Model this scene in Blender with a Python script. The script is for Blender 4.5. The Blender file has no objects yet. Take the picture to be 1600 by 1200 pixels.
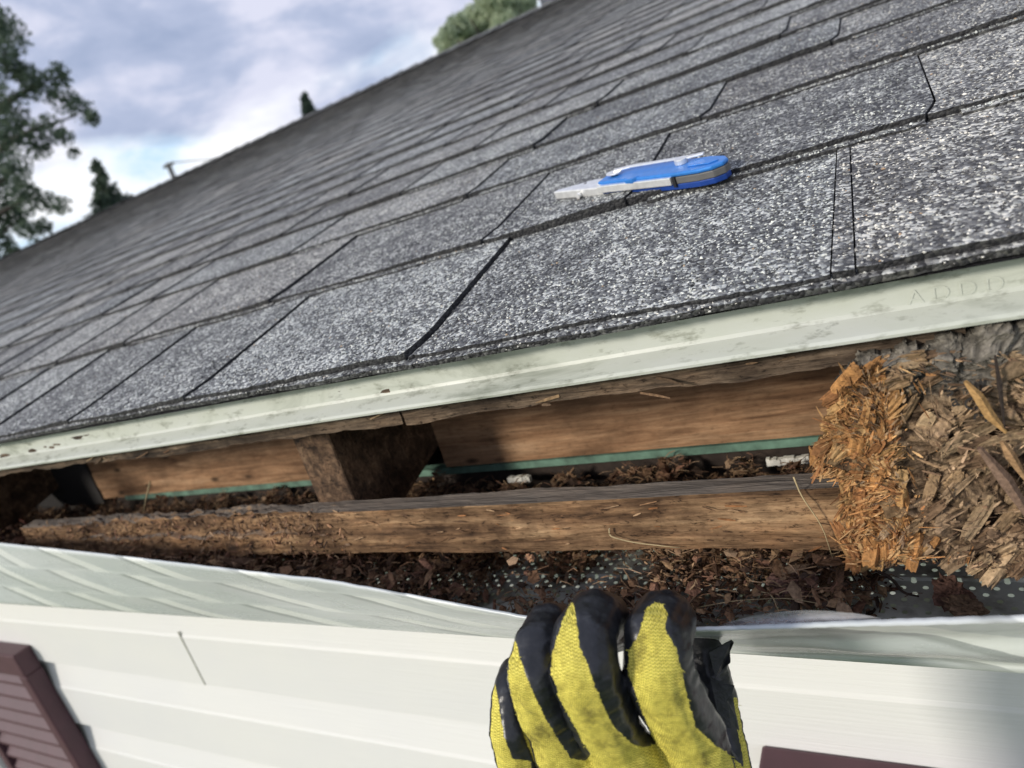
import bpy, bmesh, math, random
import numpy as np
from mathutils import Vector, Matrix
rnd = random.Random(7); rng = np.random.default_rng(7)
sc = bpy.context.scene; COL = sc.collection

# ------------------------------------------------------------------ camera
# world: X runs along the eave, Y goes in towards the house, Z up; the origin is the shingle edge
F = 1072.0; CAM = np.array([0.0, -0.3129, 0.0764])
R = np.array([[0.8535041608, 0.1308006377, 0.5044024590], [0.4291156075, 0.3727197420, -0.8227635076], [-0.2956187458, 0.9186790447, 0.2619892555]])
cam = bpy.data.objects.new('camera', bpy.data.cameras.new('camera')); COL.objects.link(cam)
cam.matrix_world = Matrix(np.vstack([np.column_stack([R, CAM]), [0, 0, 0, 1]]).tolist())
cam.data.sensor_width = 36; cam.data.lens = F/1600*36
cam.data.clip_start = 0.01; cam.data.clip_end = 2000
cam.data.dof.use_dof = True; cam.data.dof.focus_distance = 0.36; cam.data.dof.aperture_fstop = 9
sc.camera = cam
# ------------------------------------------------------------------ light
SUN = Vector((-0.50, -0.78, 0.38)).normalized()
w = bpy.data.worlds.new('World'); sc.world = w; w.use_nodes = True
wn, wl = w.node_tree.nodes, w.node_tree.links
bg = wn['Background']; bg.inputs[1].default_value = 1.12
def wnode(t, **k):
    n = wn.new(t)
    for a, b in k.items(): setattr(n, a, b)
    return n
def wmath(op, a, b=None, clamp=False):
    n = wnode('ShaderNodeMath', operation=op, use_clamp=clamp)
    for i, v in enumerate((a, b)):
        if v is None: continue
        if isinstance(v, (int, float)): n.inputs[i].default_value = v
        else: wl.new(v, n.inputs[i])
    return n.outputs[0]
def wramp(fac, stops):
    n = wnode('ShaderNodeValToRGB'); wl.new(fac, n.inputs[0]); e = n.color_ramp.elements
    while len(e) < len(stops): e.new(0.5)
    for x, (p, c) in zip(e, stops): x.position = p; x.color = tuple(c)+(1,)
    return n.outputs[0]
sky = wnode('ShaderNodeTexSky', sky_type='NISHITA'); sky.sun_disc = False
sky.sun_elevation = math.asin(SUN.z); sky.sun_rotation = math.atan2(SUN.x, SUN.y)
tc = wnode('ShaderNodeTexCoord')
sep = wnode('ShaderNodeSeparateXYZ'); wl.new(tc.outputs['Generated'], sep.inputs[0])
mp = wnode('ShaderNodeMapping'); mp.inputs['Scale'].default_value = (1.4, 1.4, 3.0); mp.inputs['Location'].default_value = (3.1, 0.4, 1.3)
wl.new(tc.outputs['Generated'], mp.inputs[0])
def wnoise(scale, detail, rough=0.55, dist=0.0):
    n = wnode('ShaderNodeTexNoise'); wl.new(mp.outputs[0], n.inputs['Vector'])
    n.inputs['Scale'].default_value = scale; n.inputs['Detail'].default_value = detail
    n.inputs['Roughness'].default_value = rough; n.inputs['Distortion'].default_value = dist
    return n.outputs[0]
n1 = wnoise(1.6, 6, 0.55, 0.3); n2 = wnoise(4.5, 5, 0.55, 0.2)
grey = wramp(n2, [(0.32, (0.32, 0.38, 0.54)), (0.47, (0.43, 0.48, 0.64)), (0.60, (0.66, 0.67, 0.80))])
white = wramp(n2, [(0.34, (0.56, 0.74, 0.92)), (0.46, (0.84, 0.90, 0.98)), (0.58, (1.0, 1.0, 1.02))])
elev = wmath('MULTIPLY', wmath('SUBTRACT', sep.outputs[2], 0.225), 8.5)           # bright bank low down, dark deck above
hi = wmath('ADD', elev, wmath('MULTIPLY', wmath('SUBTRACT', n1, 0.5), 4.6))
m = wmath('ADD', wmath('MULTIPLY', hi, 1.8), 0.5, True)
mixc = wnode('ShaderNodeMix', data_type='RGBA'); wl.new(m, mixc.inputs[0]); wl.new(white, mixc.inputs[6]); wl.new(grey, mixc.inputs[7])
sk = wnode('ShaderNodeMix', data_type='RGBA', blend_type='MULTIPLY'); sk.inputs[0].default_value = 1
wl.new(sky.outputs[0], sk.inputs[6]); sk.inputs[7].default_value = (0.12, 0.12, 0.12, 1)
fin = wnode('ShaderNodeMix', data_type='RGBA'); fin.inputs[0].default_value = 0.93
wl.new(sk.outputs[2], fin.inputs[6]); wl.new(mixc.outputs[2], fin.inputs[7]); wl.new(fin.outputs[2], bg.inputs[0])
sun = bpy.data.objects.new('sun', bpy.data.lights.new('sun', 'SUN')); COL.objects.link(sun)
sun.data.energy = 3.0; sun.data.angle = math.radians(9.0); sun.data.color = (1.0, 0.93, 0.82)
sun.rotation_euler = SUN.to_track_quat('Z', 'Y').to_euler()
sc.view_settings.view_transform = 'Standard'; sc.view_settings.look = 'None'
sc.view_settings.exposure = 0.1; sc.view_settings.gamma = 1

# ------------------------------------------------------------------ helpers
def ray(x, y): return R @ np.array([x-800, 600-y, -F])
def at(x, y, axis, val):                       # world point of a measured picture point on the plane axis = val
    v = ray(x, y); return CAM + v*(val-CAM[axis])/v[axis]
def atd(x, y, d): return CAM + ray(x, y)*d/F   # the same at a given distance
def proj(P):
    q = (P-CAM) @ R; return 800+F*q[:, 0]/-q[:, 2], 600-F*q[:, 1]/-q[:, 2]
TH = math.radians(14.04); CT, ST = math.cos(TH), math.sin(TH)
def roofpt(x, s, h=0.0): return (x, s*CT-h*ST, s*ST+h*CT)
def hsh(ix, iy, iz, seed):
    n = (ix*374761393 + iy*668265263 + iz*2147483647 + seed*1274126177) & 0xffffffff
    n = ((n ^ (n >> 13))*1274126177) & 0xffffffff
    return ((n ^ (n >> 16)) & 0xffff)/65535.0
def vnoise(p, seed=0):                         # value noise in 0..1 for an (n,3) array
    p = np.asarray(p, float); i = np.floor(p).astype(np.int64); f = p-i; f = f*f*(3-2*f); r = 0
    for a in (0, 1):
        for b in (0, 1):
            for c in (0, 1):
                wgt = (f[:, 0] if a else 1-f[:, 0])*(f[:, 1] if b else 1-f[:, 1])*(f[:, 2] if c else 1-f[:, 2])
                r = r + wgt*hsh(i[:, 0]+a, i[:, 1]+b, i[:, 2]+c, seed)
    return r
def fbm(p, seed=0, oct=4):
    p = np.asarray(p, float); r = 0; a = 0.5
    for k in range(oct): r = r + a*vnoise(p, seed+k); p = p*2.03; a *= 0.5
    return r/(1-0.5**oct)
def meta(o, label=None, cat=None, group=None, kind=None):
    if label: o['label'] = label
    if cat: o['category'] = cat
    if group: o['group'] = group
    if kind: o['kind'] = kind
    return o
def empty(name, loc, label, cat, group=None):
    o = bpy.data.objects.new(name, None); COL.objects.link(o); o.location = loc; o.empty_display_size = 0.05
    return meta(o, label, cat, group)
def mesh(name, v, f, mat, parent=None, smooth=False, attr=None, corner=None):
    me = bpy.data.meshes.new(name); me.from_pydata([tuple(map(float, q)) for q in v] if not isinstance(v, np.ndarray) else v.tolist(), [], f if isinstance(f, list) else f.tolist())
    if smooth: me.polygons.foreach_set('use_smooth', [True]*len(me.polygons))
    if attr is not None:
        for k, a in attr.items():
            a = np.asarray(a, float)
            if a.ndim == 1: at_ = me.attributes.new(k, 'FLOAT', 'POINT'); at_.data.foreach_set('value', a)
            else: at_ = me.attributes.new(k, 'FLOAT_COLOR', 'POINT'); at_.data.foreach_set('color', np.column_stack([a[:, :3], np.ones(len(a))]).ravel())
    if mat: me.materials.append(mat)
    me.update(); o = bpy.data.objects.new(name, me); COL.objects.link(o)
    if parent: setpar(o, parent)
    return o
def setpar(o, parent):
    o.parent = parent
    off = Vector((0, 0, 0)); p = parent
    while p: off += p.location; p = p.parent
    o.location = o.location - off              # parents carry no rotation
class G:                                       # geometry collector
    def __init__(s): s.v = []; s.f = []; s.c = []
    def add(s, v, f, c=None):
        n = len(s.v); s.v += [tuple(map(float, q)) for q in v]; s.f += [tuple(n+i for i in q) for q in f]
        if c is not None: s.c += [c]*len(v)
        return s
    def box(s, a, b, c=None):
        (x0, y0, z0), (x1, y1, z1) = a, b
        return s.add([(x0,y0,z0),(x1,y0,z0),(x1,y1,z0),(x0,y1,z0),(x0,y0,z1),(x1,y0,z1),(x1,y1,z1),(x0,y1,z1)],
                     [(0,3,2,1),(4,5,6,7),(0,1,5,4),(1,2,6,5),(2,3,7,6),(3,0,4,7)], c)
    def tube(s, pts, r, n=6, c=None):
        pts = [Vector(p) for p in pts]; rs = r if isinstance(r, (list, tuple)) else [r]*len(pts); V = []; Fc = []
        for i, p in enumerate(pts):
            d = (pts[min(i+1, len(pts)-1)]-pts[max(i-1, 0)]).normalized()
            a = d.cross(Vector((0.13, 0.21, 0.97))).normalized(); b = d.cross(a)
            V += [p+(a*math.cos(2*math.pi*k/n)+b*math.sin(2*math.pi*k/n))*rs[i] for k in range(n)]
        for i in range(len(pts)-1):
            for k in range(n): Fc.append((i*n+k, i*n+(k+1) % n, (i+1)*n+(k+1) % n, (i+1)*n+k))
        Fc.append(tuple(range(n))[::-1]); Fc.append(tuple((len(pts)-1)*n+k for k in range(n)))
        return s.add(V, Fc, c)
    def out(s, name, mat, parent=None, smooth=False):
        return mesh(name, s.v, s.f, mat, parent, smooth, {'col': np.array(s.c)} if s.c else None)
def bevel(o, wd, seg=2, ang=40):
    bm = bmesh.new(); bm.from_mesh(o.data)
    ed = [e for e in bm.edges if len(e.link_faces) == 2 and e.calc_face_angle(0) > math.radians(ang)]
    bmesh.ops.bevel(bm, geom=ed, offset=wd, segments=seg, affect='EDGES', profile=0.6)
    bm.to_mesh(o.data); bm.free()
    return o
def grid(nu, nv):
    a = np.arange((nu-1)*(nv-1)); i, j = a//(nv-1), a % (nv-1); q = i*nv+j
    return np.column_stack([q, q+nv, q+nv+1, q+1])

# ------------------------------------------------------------------ materials
class M:
    def __init__(s, name, rough=0.6, metal=0.0, spec=None):
        s.m = bpy.data.materials.new(name); s.m.use_nodes = True; s.t = s.m.node_tree; s.b = s.t.nodes['Principled BSDF']
        s.b.inputs['Roughness'].default_value = rough; s.b.inputs['Metallic'].default_value = metal
        if spec is not None: s.b.inputs['Specular IOR Level'].default_value = spec
    def n(s, t, **k):
        q = s.t.nodes.new(t)
        for a, b in k.items(): setattr(q, a, b)
        return q
    def put(s, sock, v):
        if isinstance(v, (int, float)): sock.default_value = v
        elif isinstance(v, tuple): sock.default_value = v if len(v) == len(sock.default_value) else v+(1,)
        else: s.t.links.new(v, sock)
    def coord(s, scale=(1, 1, 1), loc=(0, 0, 0), rot=(0, 0, 0)):
        c = s.n('ShaderNodeNewGeometry'); mp = s.n('ShaderNodeMapping'); s.t.links.new(c.outputs['Position'], mp.inputs[0])
        mp.inputs['Scale'].default_value = scale; mp.inputs['Location'].default_value = loc; mp.inputs['Rotation'].default_value = rot
        return mp.outputs[0]
    def noise(s, vec, scale=1, detail=4, rough=0.55, dist=0):
        q = s.n('ShaderNodeTexNoise'); s.put(q.inputs['Vector'], vec); q.inputs['Scale'].default_value = scale
        q.inputs['Detail'].default_value = detail; q.inputs['Roughness'].default_value = rough; q.inputs['Distortion'].default_value = dist
        return q.outputs[0]
    def voro(s, vec, scale, feature='F1', rand=1):
        q = s.n('ShaderNodeTexVoronoi', feature=feature); s.put(q.inputs['Vector'], vec); q.inputs['Scale'].default_value = scale
        q.inputs['Randomness'].default_value = rand; return q
    def ramp(s, fac, stops, interp='LINEAR'):
        q = s.n('ShaderNodeValToRGB'); s.put(q.inputs[0], fac); q.color_ramp.interpolation = interp; e = q.color_ramp.elements
        while len(e) < len(stops): e.new(0.5)
        for x, (p, c) in zip(e, stops): x.position = p; x.color = (c if isinstance(c, tuple) else (c, c, c))+(1,)
        return q.outputs[0]
    def math(s, op, a, b=0.0, c=None, clamp=False):
        q = s.n('ShaderNodeMath', operation=op, use_clamp=clamp); s.put(q.inputs[0], a); s.put(q.inputs[1], b)
        if c is not None: s.put(q.inputs[2], c)
        return q.outputs[0]
    def mix(s, f, a, b, mode='MIX'):
        q = s.n('ShaderNodeMix', data_type='RGBA', blend_type=mode); s.put(q.inputs[0], f); s.put(q.inputs[6], a); s.put(q.inputs[7], b)
        return q.outputs[2]
    def attr(s, name): return s.n('ShaderNodeAttribute', attribute_name=name)
    def color(s, v): s.put(s.b.inputs['Base Color'], v); return s
    def rough(s, v): s.put(s.b.inputs['Roughness'], v); return s
    def bump(s, h, dist, strength=1.0):
        q = s.n('ShaderNodeBump'); s.put(q.inputs['Height'], h); q.inputs['Distance'].default_value = dist; q.inputs['Strength'].default_value = strength
        if s.b.inputs['Normal'].is_linked: s.t.links.new(s.b.inputs['Normal'].links[0].from_socket, q.inputs['Normal'])
        s.t.links.new(q.outputs[0], s.b.inputs['Normal']); return s

def wood(name, cols, grain=(7, 60, 60), sc_=1.0, bump=0.0012, rough=0.85, knots=True, loc=(0, 0, 0), blotch=0.5):
    q = M(name, rough, spec=0.25)
    v = q.coord(tuple(g*sc_ for g in grain), loc); g1 = q.noise(v, 1.0, 7, 0.62, 1.2)
    v2 = q.coord(tuple(g*sc_*4.2 for g in grain), loc); g2 = q.noise(v2, 1.0, 4, 0.7, 0.3)
    base = q.ramp(g1, [(0.28, cols[0]), (0.45, cols[1]), (0.56, cols[2]), (0.72, cols[3])])
    base = q.mix(0.55, base, q.ramp(g2, [(0.3, 0.35), (0.55, 1.0), (0.75, 1.5)]), 'MULTIPLY')
    b1 = q.noise(q.coord((22, 30, 30), (3, 1, 2)), 1.0, 5, 0.6)
    base = q.mix(blotch, base, q.ramp(b1, [(0.36, (0.25, 0.2, 0.17)), (0.52, (1.0, 0.95, 0.9)), (0.7, (1.35, 1.2, 1.05))]), 'MULTIPLY')
    sp_ = q.noise(q.coord((170, 420, 420), (2, 2, 7)), 1.0, 6, 0.72, 0.4)
    base = q.mix(min(1, blotch*1.2), base, q.ramp(sp_, [(0.34, (0.12, 0.10, 0.09)), (0.44, (0.85, 0.82, 0.8)), (0.60, (1, 1, 1)), (0.72, (1.45, 1.35, 1.2))]), 'MULTIPLY')
    if knots:
        k = q.voro(q.coord((16, 40, 40), (1, 5, 2)), 1.0).outputs['Distance']
        base = q.mix(q.ramp(k, [(0.05, 0.85), (0.16, 0.0)]), base, (0.02, 0.012, 0.008))
    if knots == 'dusty':                       # grey dust and weathering on the upward face
        ng = q.n('ShaderNodeNewGeometry'); sz_ = q.n('ShaderNodeSeparateXYZ'); q.put(sz_.inputs[0], ng.outputs['True Normal'])
        base = q.mix(q.ramp(sz_.outputs[2], [(0.80, 0.0), (0.97, 0.85)]), base, q.mix(g1, (0.10, 0.085, 0.07), (0.26, 0.23, 0.20)))
    q.color(base); q.bump(q.math('ADD', g1, q.math('MULTIPLY', g2, 0.6)), bump)
    return q.m
# ---- asphalt granules
def shingle_mat():
    q = M('asphalt_shingle', 0.70, spec=0.5)
    v = q.coord((1, 1, 1)); col = []
    vo = q.voro(v, 540); rc = q.n('ShaderNodeSeparateColor'); q.put(rc.inputs[0], vo.outputs['Color'])
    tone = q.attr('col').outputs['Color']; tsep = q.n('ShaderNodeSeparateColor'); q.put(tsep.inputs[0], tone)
    patch = q.noise(v, 28, 4, 0.6); fine = q.noise(v, 95, 3, 0.6)
    s = q.math('ADD', rc.outputs[0], q.math('MULTIPLY', q.math('SUBTRACT', q.math('ADD', patch, fine), 1.0), 0.9))
    s = q.math('ADD', s, q.math('MULTIPLY', q.math('SUBTRACT', tsep.outputs[0], 0.5), 0.20))
    g = q.ramp(s, [(0.0, (0.036, 0.036, 0.039)), (0.28, (0.078, 0.080, 0.086)), (0.50, (0.15, 0.153, 0.16)), (0.70, (0.22, 0.225, 0.23)), (0.84, (0.42, 0.44, 0.44)), (1.0, (0.62, 0.63, 0.62))])
    hue = q.mix(tsep.outputs[1], (1.0, 1.01, 0.97), (1.05, 1.01, 0.93))
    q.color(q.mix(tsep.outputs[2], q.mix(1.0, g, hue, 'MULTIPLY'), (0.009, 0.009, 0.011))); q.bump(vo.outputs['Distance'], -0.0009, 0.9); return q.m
def granule_mat():
    q = M('mineral_granules', 0.6, spec=0.5); q.color(q.attr('col').outputs['Color']); return q.m
# ---- painted metal
def paint(name, c, dirt=0.3, rough=0.35, refl_bands=False, scuff=True):
    q = M(name, rough, spec=0.5)
    a = q.noise(q.coord((9, 30, 30)), 1.0, 6, 0.65, 0.6); b = q.noise(q.coord((60, 160, 160)), 1.0, 5, 0.7)
    base = q.mix(dirt, c, q.ramp(a, [(0.34, (0.46, 0.48, 0.42)), (0.5, (0.92, 0.93, 0.88)), (0.7, (1, 1, 1))]), 'MULTIPLY')
    base = q.mix(dirt, base, q.ramp(b, [(0.3, (0.5, 0.5, 0.46)), (0.45, (1, 1, 1))]), 'MULTIPLY')
    if scuff:
        k = q.noise(q.coord((26, 75, 75), (5, 3, 1)), 1.0, 8, 0.72, 0.3)
        base = q.mix(q.ramp(k, [(0.63, 0.0), (0.69, 0.7)]), base, (0.13, 0.14, 0.12))
    if refl_bands:
        # shingle-like reflection painted into the colour: slanted bands broken by long rows
        pos_ = q.coord(); sx = q.n('ShaderNodeSeparateXYZ'); q.put(sx.inputs[0], pos_); wb = q.noise(q.coord((14, 14, 40)), 1.0, 3)
        row = q.math('ADD', q.math('MULTIPLY', sx.outputs[2], 30.0), q.math('MULTIPLY', wb, 0.12)); rowi = q.math('FLOOR', row)
        uu = q.math('ADD', q.math('MULTIPLY', q.math('ADD', sx.outputs[0], q.math('MULTIPLY', sx.outputs[2], 2.4)), 7.0), q.math('ADD', q.math('MULTIPLY', rowi, 0.37), q.math('MULTIPLY', wb, 0.12)))
        fu_ = q.math('FRACT', q.math('ADD', uu, 100)); rf = q.math('FRACT', q.math('ADD', row, 100))
        st = q.ramp(fu_, [(0.0, (0.86, 0.89, 0.90)), (0.50, (0.88, 0.90, 0.91)), (0.55, (0.58, 0.60, 0.60)), (0.61, (0.62, 0.64, 0.64)), (0.625, (1.22, 1.22, 1.19)), (0.82, (1.2, 1.2, 1.17)), (0.84, (0.86, 0.89, 0.90))])
        st = q.mix(q.ramp(rf, [(0.0, 0.5), (0.07, 0.5), (0.12, 0.0)]), st, (1.08, 1.1, 1.1)); fade = q.ramp(q.noise(q.coord((5, 5, 20), (4, 0, 0)), 1.0, 3), [(0.32, 0.5), (0.5, 1.0)])
        base = q.mix(fade, base, st, 'MULTIPLY')
    q.color(base); q.rough(q.ramp(a, [(0.3, rough+0.2), (0.7, rough)])); q.bump(a, 0.0006, 0.5); q.bump(b, 0.00015, 0.6); return q.m
def plain(name, c, rough=0.5, metal=0, var=0.15, sc_=40, bump=0.0, spec=None):
    q = M(name, rough, metal, spec); n = q.noise(q.coord((sc_, sc_, sc_)), 1.0, 5, 0.6)
    q.color(q.mix(1.0, c, q.ramp(n, [(0.3, 1-var), (0.7, 1+var)]), 'MULTIPLY'))
    if bump: q.bump(n, bump)
    return q.m
MAT = dict(
    shingle=shingle_mat(), granule=granule_mat(),
    drip=paint('drip_edge_paint', (0.545, 0.565, 0.525), 0.95, 0.35),
    trim=paint('fascia_trim_paint', (0.64, 0.66, 0.665), 0.22, 0.16, True, False),
    beam=wood('rotten_beam', [(0.05, 0.030, 0.018), (0.19, 0.115, 0.062), (0.31, 0.20, 0.110), (0.50, 0.35, 0.20)], (6, 85, 85), bump=0.0024, blotch=0.8, knots='dusty'),
    beamtop=None,
    deck=wood('weathered_deck_edge', [(0.03, 0.024, 0.02), (0.10, 0.075, 0.055), (0.19, 0.145, 0.105), (0.32, 0.26, 0.20)], (10, 120, 190), bump=0.0016, knots=False, blotch=0.8),
    block=wood('blocking_wood', [(0.13, 0.070, 0.038), (0.27, 0.155, 0.085), (0.36, 0.22, 0.125), (0.46, 0.30, 0.18)], (7, 95, 95), bump=0.0005, blotch=0.35),
    rafter=wood('dirty_rafter_wood', [(0.04, 0.028, 0.02), (0.10, 0.065, 0.042), (0.17, 0.11, 0.07), (0.27, 0.19, 0.12)], (120, 120, 90), bump=0.0015, knots=False, blotch=0.8),
    green=plain('green_sheathing', (0.11, 0.20, 0.15), 0.7, var=0.5, sc_=60), whitebit=plain('chipped_white_plastic', (0.7, 0.68, 0.62), 0.6, var=0.3, sc_=120),
    maroon=plain('maroon_vinyl', (0.075, 0.030, 0.042), 0.5, var=0.12, sc_=30), darkv=plain('shaded_attic_wood', (0.012, 0.010, 0.010), 0.9),  # attic wood is near black: the shade of the void is in its colour
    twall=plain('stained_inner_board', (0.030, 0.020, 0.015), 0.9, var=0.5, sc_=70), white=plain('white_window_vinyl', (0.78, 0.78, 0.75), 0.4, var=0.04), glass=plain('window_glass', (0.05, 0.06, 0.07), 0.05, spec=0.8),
    steel=plain('brushed_steel', (0.78, 0.78, 0.77), 0.33, 0.55, var=0.12, sc_=200), grip=plain('grey_liner', (0.15, 0.148, 0.145), 0.45, 0.3, var=0.1, sc_=120),
    blue=plain('blue_anodised_shell', (0.035, 0.21, 0.62), 0.3, 0.25, var=0.12, sc_=150), darkblue=plain('dark_blue_shell', (0.012, 0.055, 0.28), 0.35, 0.2, var=0.15, sc_=150),
    blackm=plain('black_recess', (0.012, 0.012, 0.014), 0.5), ink=plain('stamp_ink', (0.025, 0.022, 0.020), 0.8, var=0.4, sc_=300),
    leadvent=plain('dark_vent_metal', (0.045, 0.055, 0.075), 0.6), bark=plain('bark', (0.055, 0.045, 0.035), 0.9, sc_=6, var=0.4),
    grass=plain('lawn', (0.10, 0.15, 0.05), 0.9, sc_=3, var=0.4), straw=plain('dry_straw', (0.42, 0.33, 0.18), 0.7, sc_=90, var=0.2),
    seam=plain('seam_shadow_gap', (0.38, 0.38, 0.33), 0.8), pole=plain('weathered_pole', (0.10, 0.10, 0.10), 0.9))
def chip_mat(name, rough=0.85, k=1.0):
    q = M(name, rough, spec=0.25); c = q.attr('col').outputs['Color']; n = q.noise(q.coord((500, 500, 500)), 1.0, 4, 0.65)
    q.color(q.mix(0.8, c, q.ramp(n, [(0.3, 0.45), (0.55, 1.0), (0.75, 1.5)]), 'MULTIPLY')); q.bump(n, 0.0008*k); return q.m
MAT['chip'] = chip_mat('splintered_wood'); MAT['crumb'] = chip_mat('rotted_crumbs')
def leaf_mat(name, c1, c2):
    q = M(name, 0.6, spec=0.2); q.color(q.mix(q.attr('tone').outputs['Fac'], c1, c2)); 
    tl_ = q.n('ShaderNodeBsdfTranslucent'); q.put(tl_.inputs[0], q.mix(q.attr('tone').outputs['Fac'], c1, c2)); mx = q.n('ShaderNodeMixShader'); mx.inputs[0].default_value = 0.55
    q.t.links.new(q.b.outputs[0], mx.inputs[1]); q.t.links.new(tl_.outputs[0], mx.inputs[2]); q.t.links.new(mx.outputs[0], q.t.nodes['Material Output'].inputs[0])
    return q.m
MAT['leaf_dark'] = leaf_mat('dark_leaves', (0.055, 0.085, 0.070), (0.15, 0.20, 0.13)); MAT['leaf_pale'] = leaf_mat('pale_leaves', (0.36, 0.44, 0.30), (0.60, 0.66, 0.48))
def siding_mat():
    q = M('white_vinyl_siding', 0.42, spec=0.4); g = q.noise(q.coord((9, 9, 420)), 1.0, 5, 0.6, 0.4); a = q.noise(q.coord((4, 4, 6)), 1.0, 3)
    q.color(q.mix(0.5, (0.725, 0.725, 0.72), q.ramp(a, [(0.3, (0.93, 0.93, 0.95)), (0.7, (1.03, 1.02, 0.98))]), 'MULTIPLY')); q.bump(g, 0.0009, 0.55); return q.m
MAT['siding'] = siding_mat()
def soffit_mat():                              # perforated sheet: the holes are really open
    q = M('perforated_soffit', 0.5); p = 0.0108
    g = q.n('ShaderNodeNewGeometry'); s = q.n('ShaderNodeSeparateXYZ'); q.put(s.inputs[0], g.outputs['Position'])
    def d(off):
        r = []
        for k in (0, 1):
            u = q.math('SUBTRACT', q.math('FRACT', q.math('ADD', q.math('MULTIPLY', s.outputs[k], 1/p), 100+off)), 0.5)
            r.append(q.math('MULTIPLY', u, u))
        return q.math('SQRT', q.math('ADD', r[0], r[1]))
    hole = q.math('LESS_THAN', q.math('MINIMUM', d(0), d(0.5)), 0.135)
    n = q.noise(q.coord((45, 45, 45)), 1.0, 5, 0.6)
    q.color(q.mix(0.9, (0.60, 0.61, 0.54), q.ramp(n, [(0.36, (0.3, 0.27, 0.22)), (0.55, (1, 1, 1))]), 'MULTIPLY'))
    tr = q.n('ShaderNodeBsdfTransparent'); mx = q.n('ShaderNodeMixShader'); q.put(mx.inputs[0], hole)
    q.t.links.new(q.b.outputs[0], mx.inputs[1]); q.t.links.new(tr.outputs[0], mx.inputs[2])
    q.t.links.new(mx.outputs[0], q.t.nodes['Material Output'].inputs[0]); return q.m
MAT['soffit'] = soffit_mat()
def film_mat():
    q = M('clear_film', 0.12); tr = q.n('ShaderNodeBsdfTransparent'); mx = q.n('ShaderNodeMixShader')
    q.b.inputs['Base Color'].default_value = (0.75, 0.76, 0.8, 1)
    n = q.noise(q.coord((30, 200, 200)), 1.0, 4, 0.6); q.put(mx.inputs[0], q.ramp(n, [(0.35, 0.18), (0.6, 0.40), (0.7, 0.75)]))
    q.t.links.new(tr.outputs[0], mx.inputs[1]); q.t.links.new(q.b.outputs[0], mx.inputs[2]); q.t.links.new(mx.outputs[0], q.t.nodes['Material Output'].inputs[0]); return q.m
MAT['film'] = film_mat()

# ------------------------------------------------------------------ setting
GZ = -2.75
o = mesh('ground', [(-400, -400, GZ), (400, -400, GZ), (400, 400, GZ), (-400, 400, GZ)], [(0, 1, 2, 3)], MAT['grass']); meta(o, kind='structure')
house = empty('house', (0, 0.15, GZ), 'white sided house with a shingled roof and an opened rotting eave', 'house')

# ---- shingles
XL, XR, SR = -13.0, 1.3, 4.5
pos = [0, 0.165, 0.323, 0.4425, 0.558, 0.675, 0.79]
while pos[-1] < SR-0.05: pos.append(pos[-1]+0.1155)
known = {0: [-0.80, -0.629, -0.464, -0.2485, -0.0250, -0.0155, 0.21], 1: [-0.76, -0.515, -0.269, -0.150, 0.03, 0.25], 2: [-0.90, -0.62, -0.36, -0.12, 0.16], 3: [-0.95, -0.74, -0.52, -0.325, -0.02, 0.2]}
T0, SLIT = 0.0048, 0.0012
courses = []
for k, s0 in enumerate(pos):
    e = (pos[k+1] if k+1 < len(pos) else SR)-s0
    xs = list(known.get(k, [rnd.uniform(-0.1, 0.1)]))
    while xs[0] > XL: xs.insert(0, xs[0]-rnd.uniform(0.11, 0.23))
    while xs[-1] < XR: xs.append(xs[-1]+rnd.uniform(0.13, 0.27))
    segs = []
    for a, b in zip(xs[:-1], xs[1:]):
        segs.append((a, b, rnd.choice([0.0, 0.0003, 0.0006, 0.0009]), (rnd.random() < 0.6) or (k in (1, 2) and a > -0.2), rnd.random(), rnd.random()))
    courses.append((s0, e, segs))
def slit(k, x): return 0.0009 if (k == 0 and -0.03 < x < -0.01) else (0.0013 if (k > 0 and x > -0.2) else 0.0026 if k < 9 else 0.0028)
def seg_lean(k, j): return ((k*7+j*13) % 5-2)*0.0012
V = []; Fc = []; Cc = []
def put(v, f, c):
    n = len(V); V.extend(v); Fc.extend([tuple(n+i for i in q) for q in f]); Cc.extend(c if isinstance(c, list) else [c]*len(v))
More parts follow.
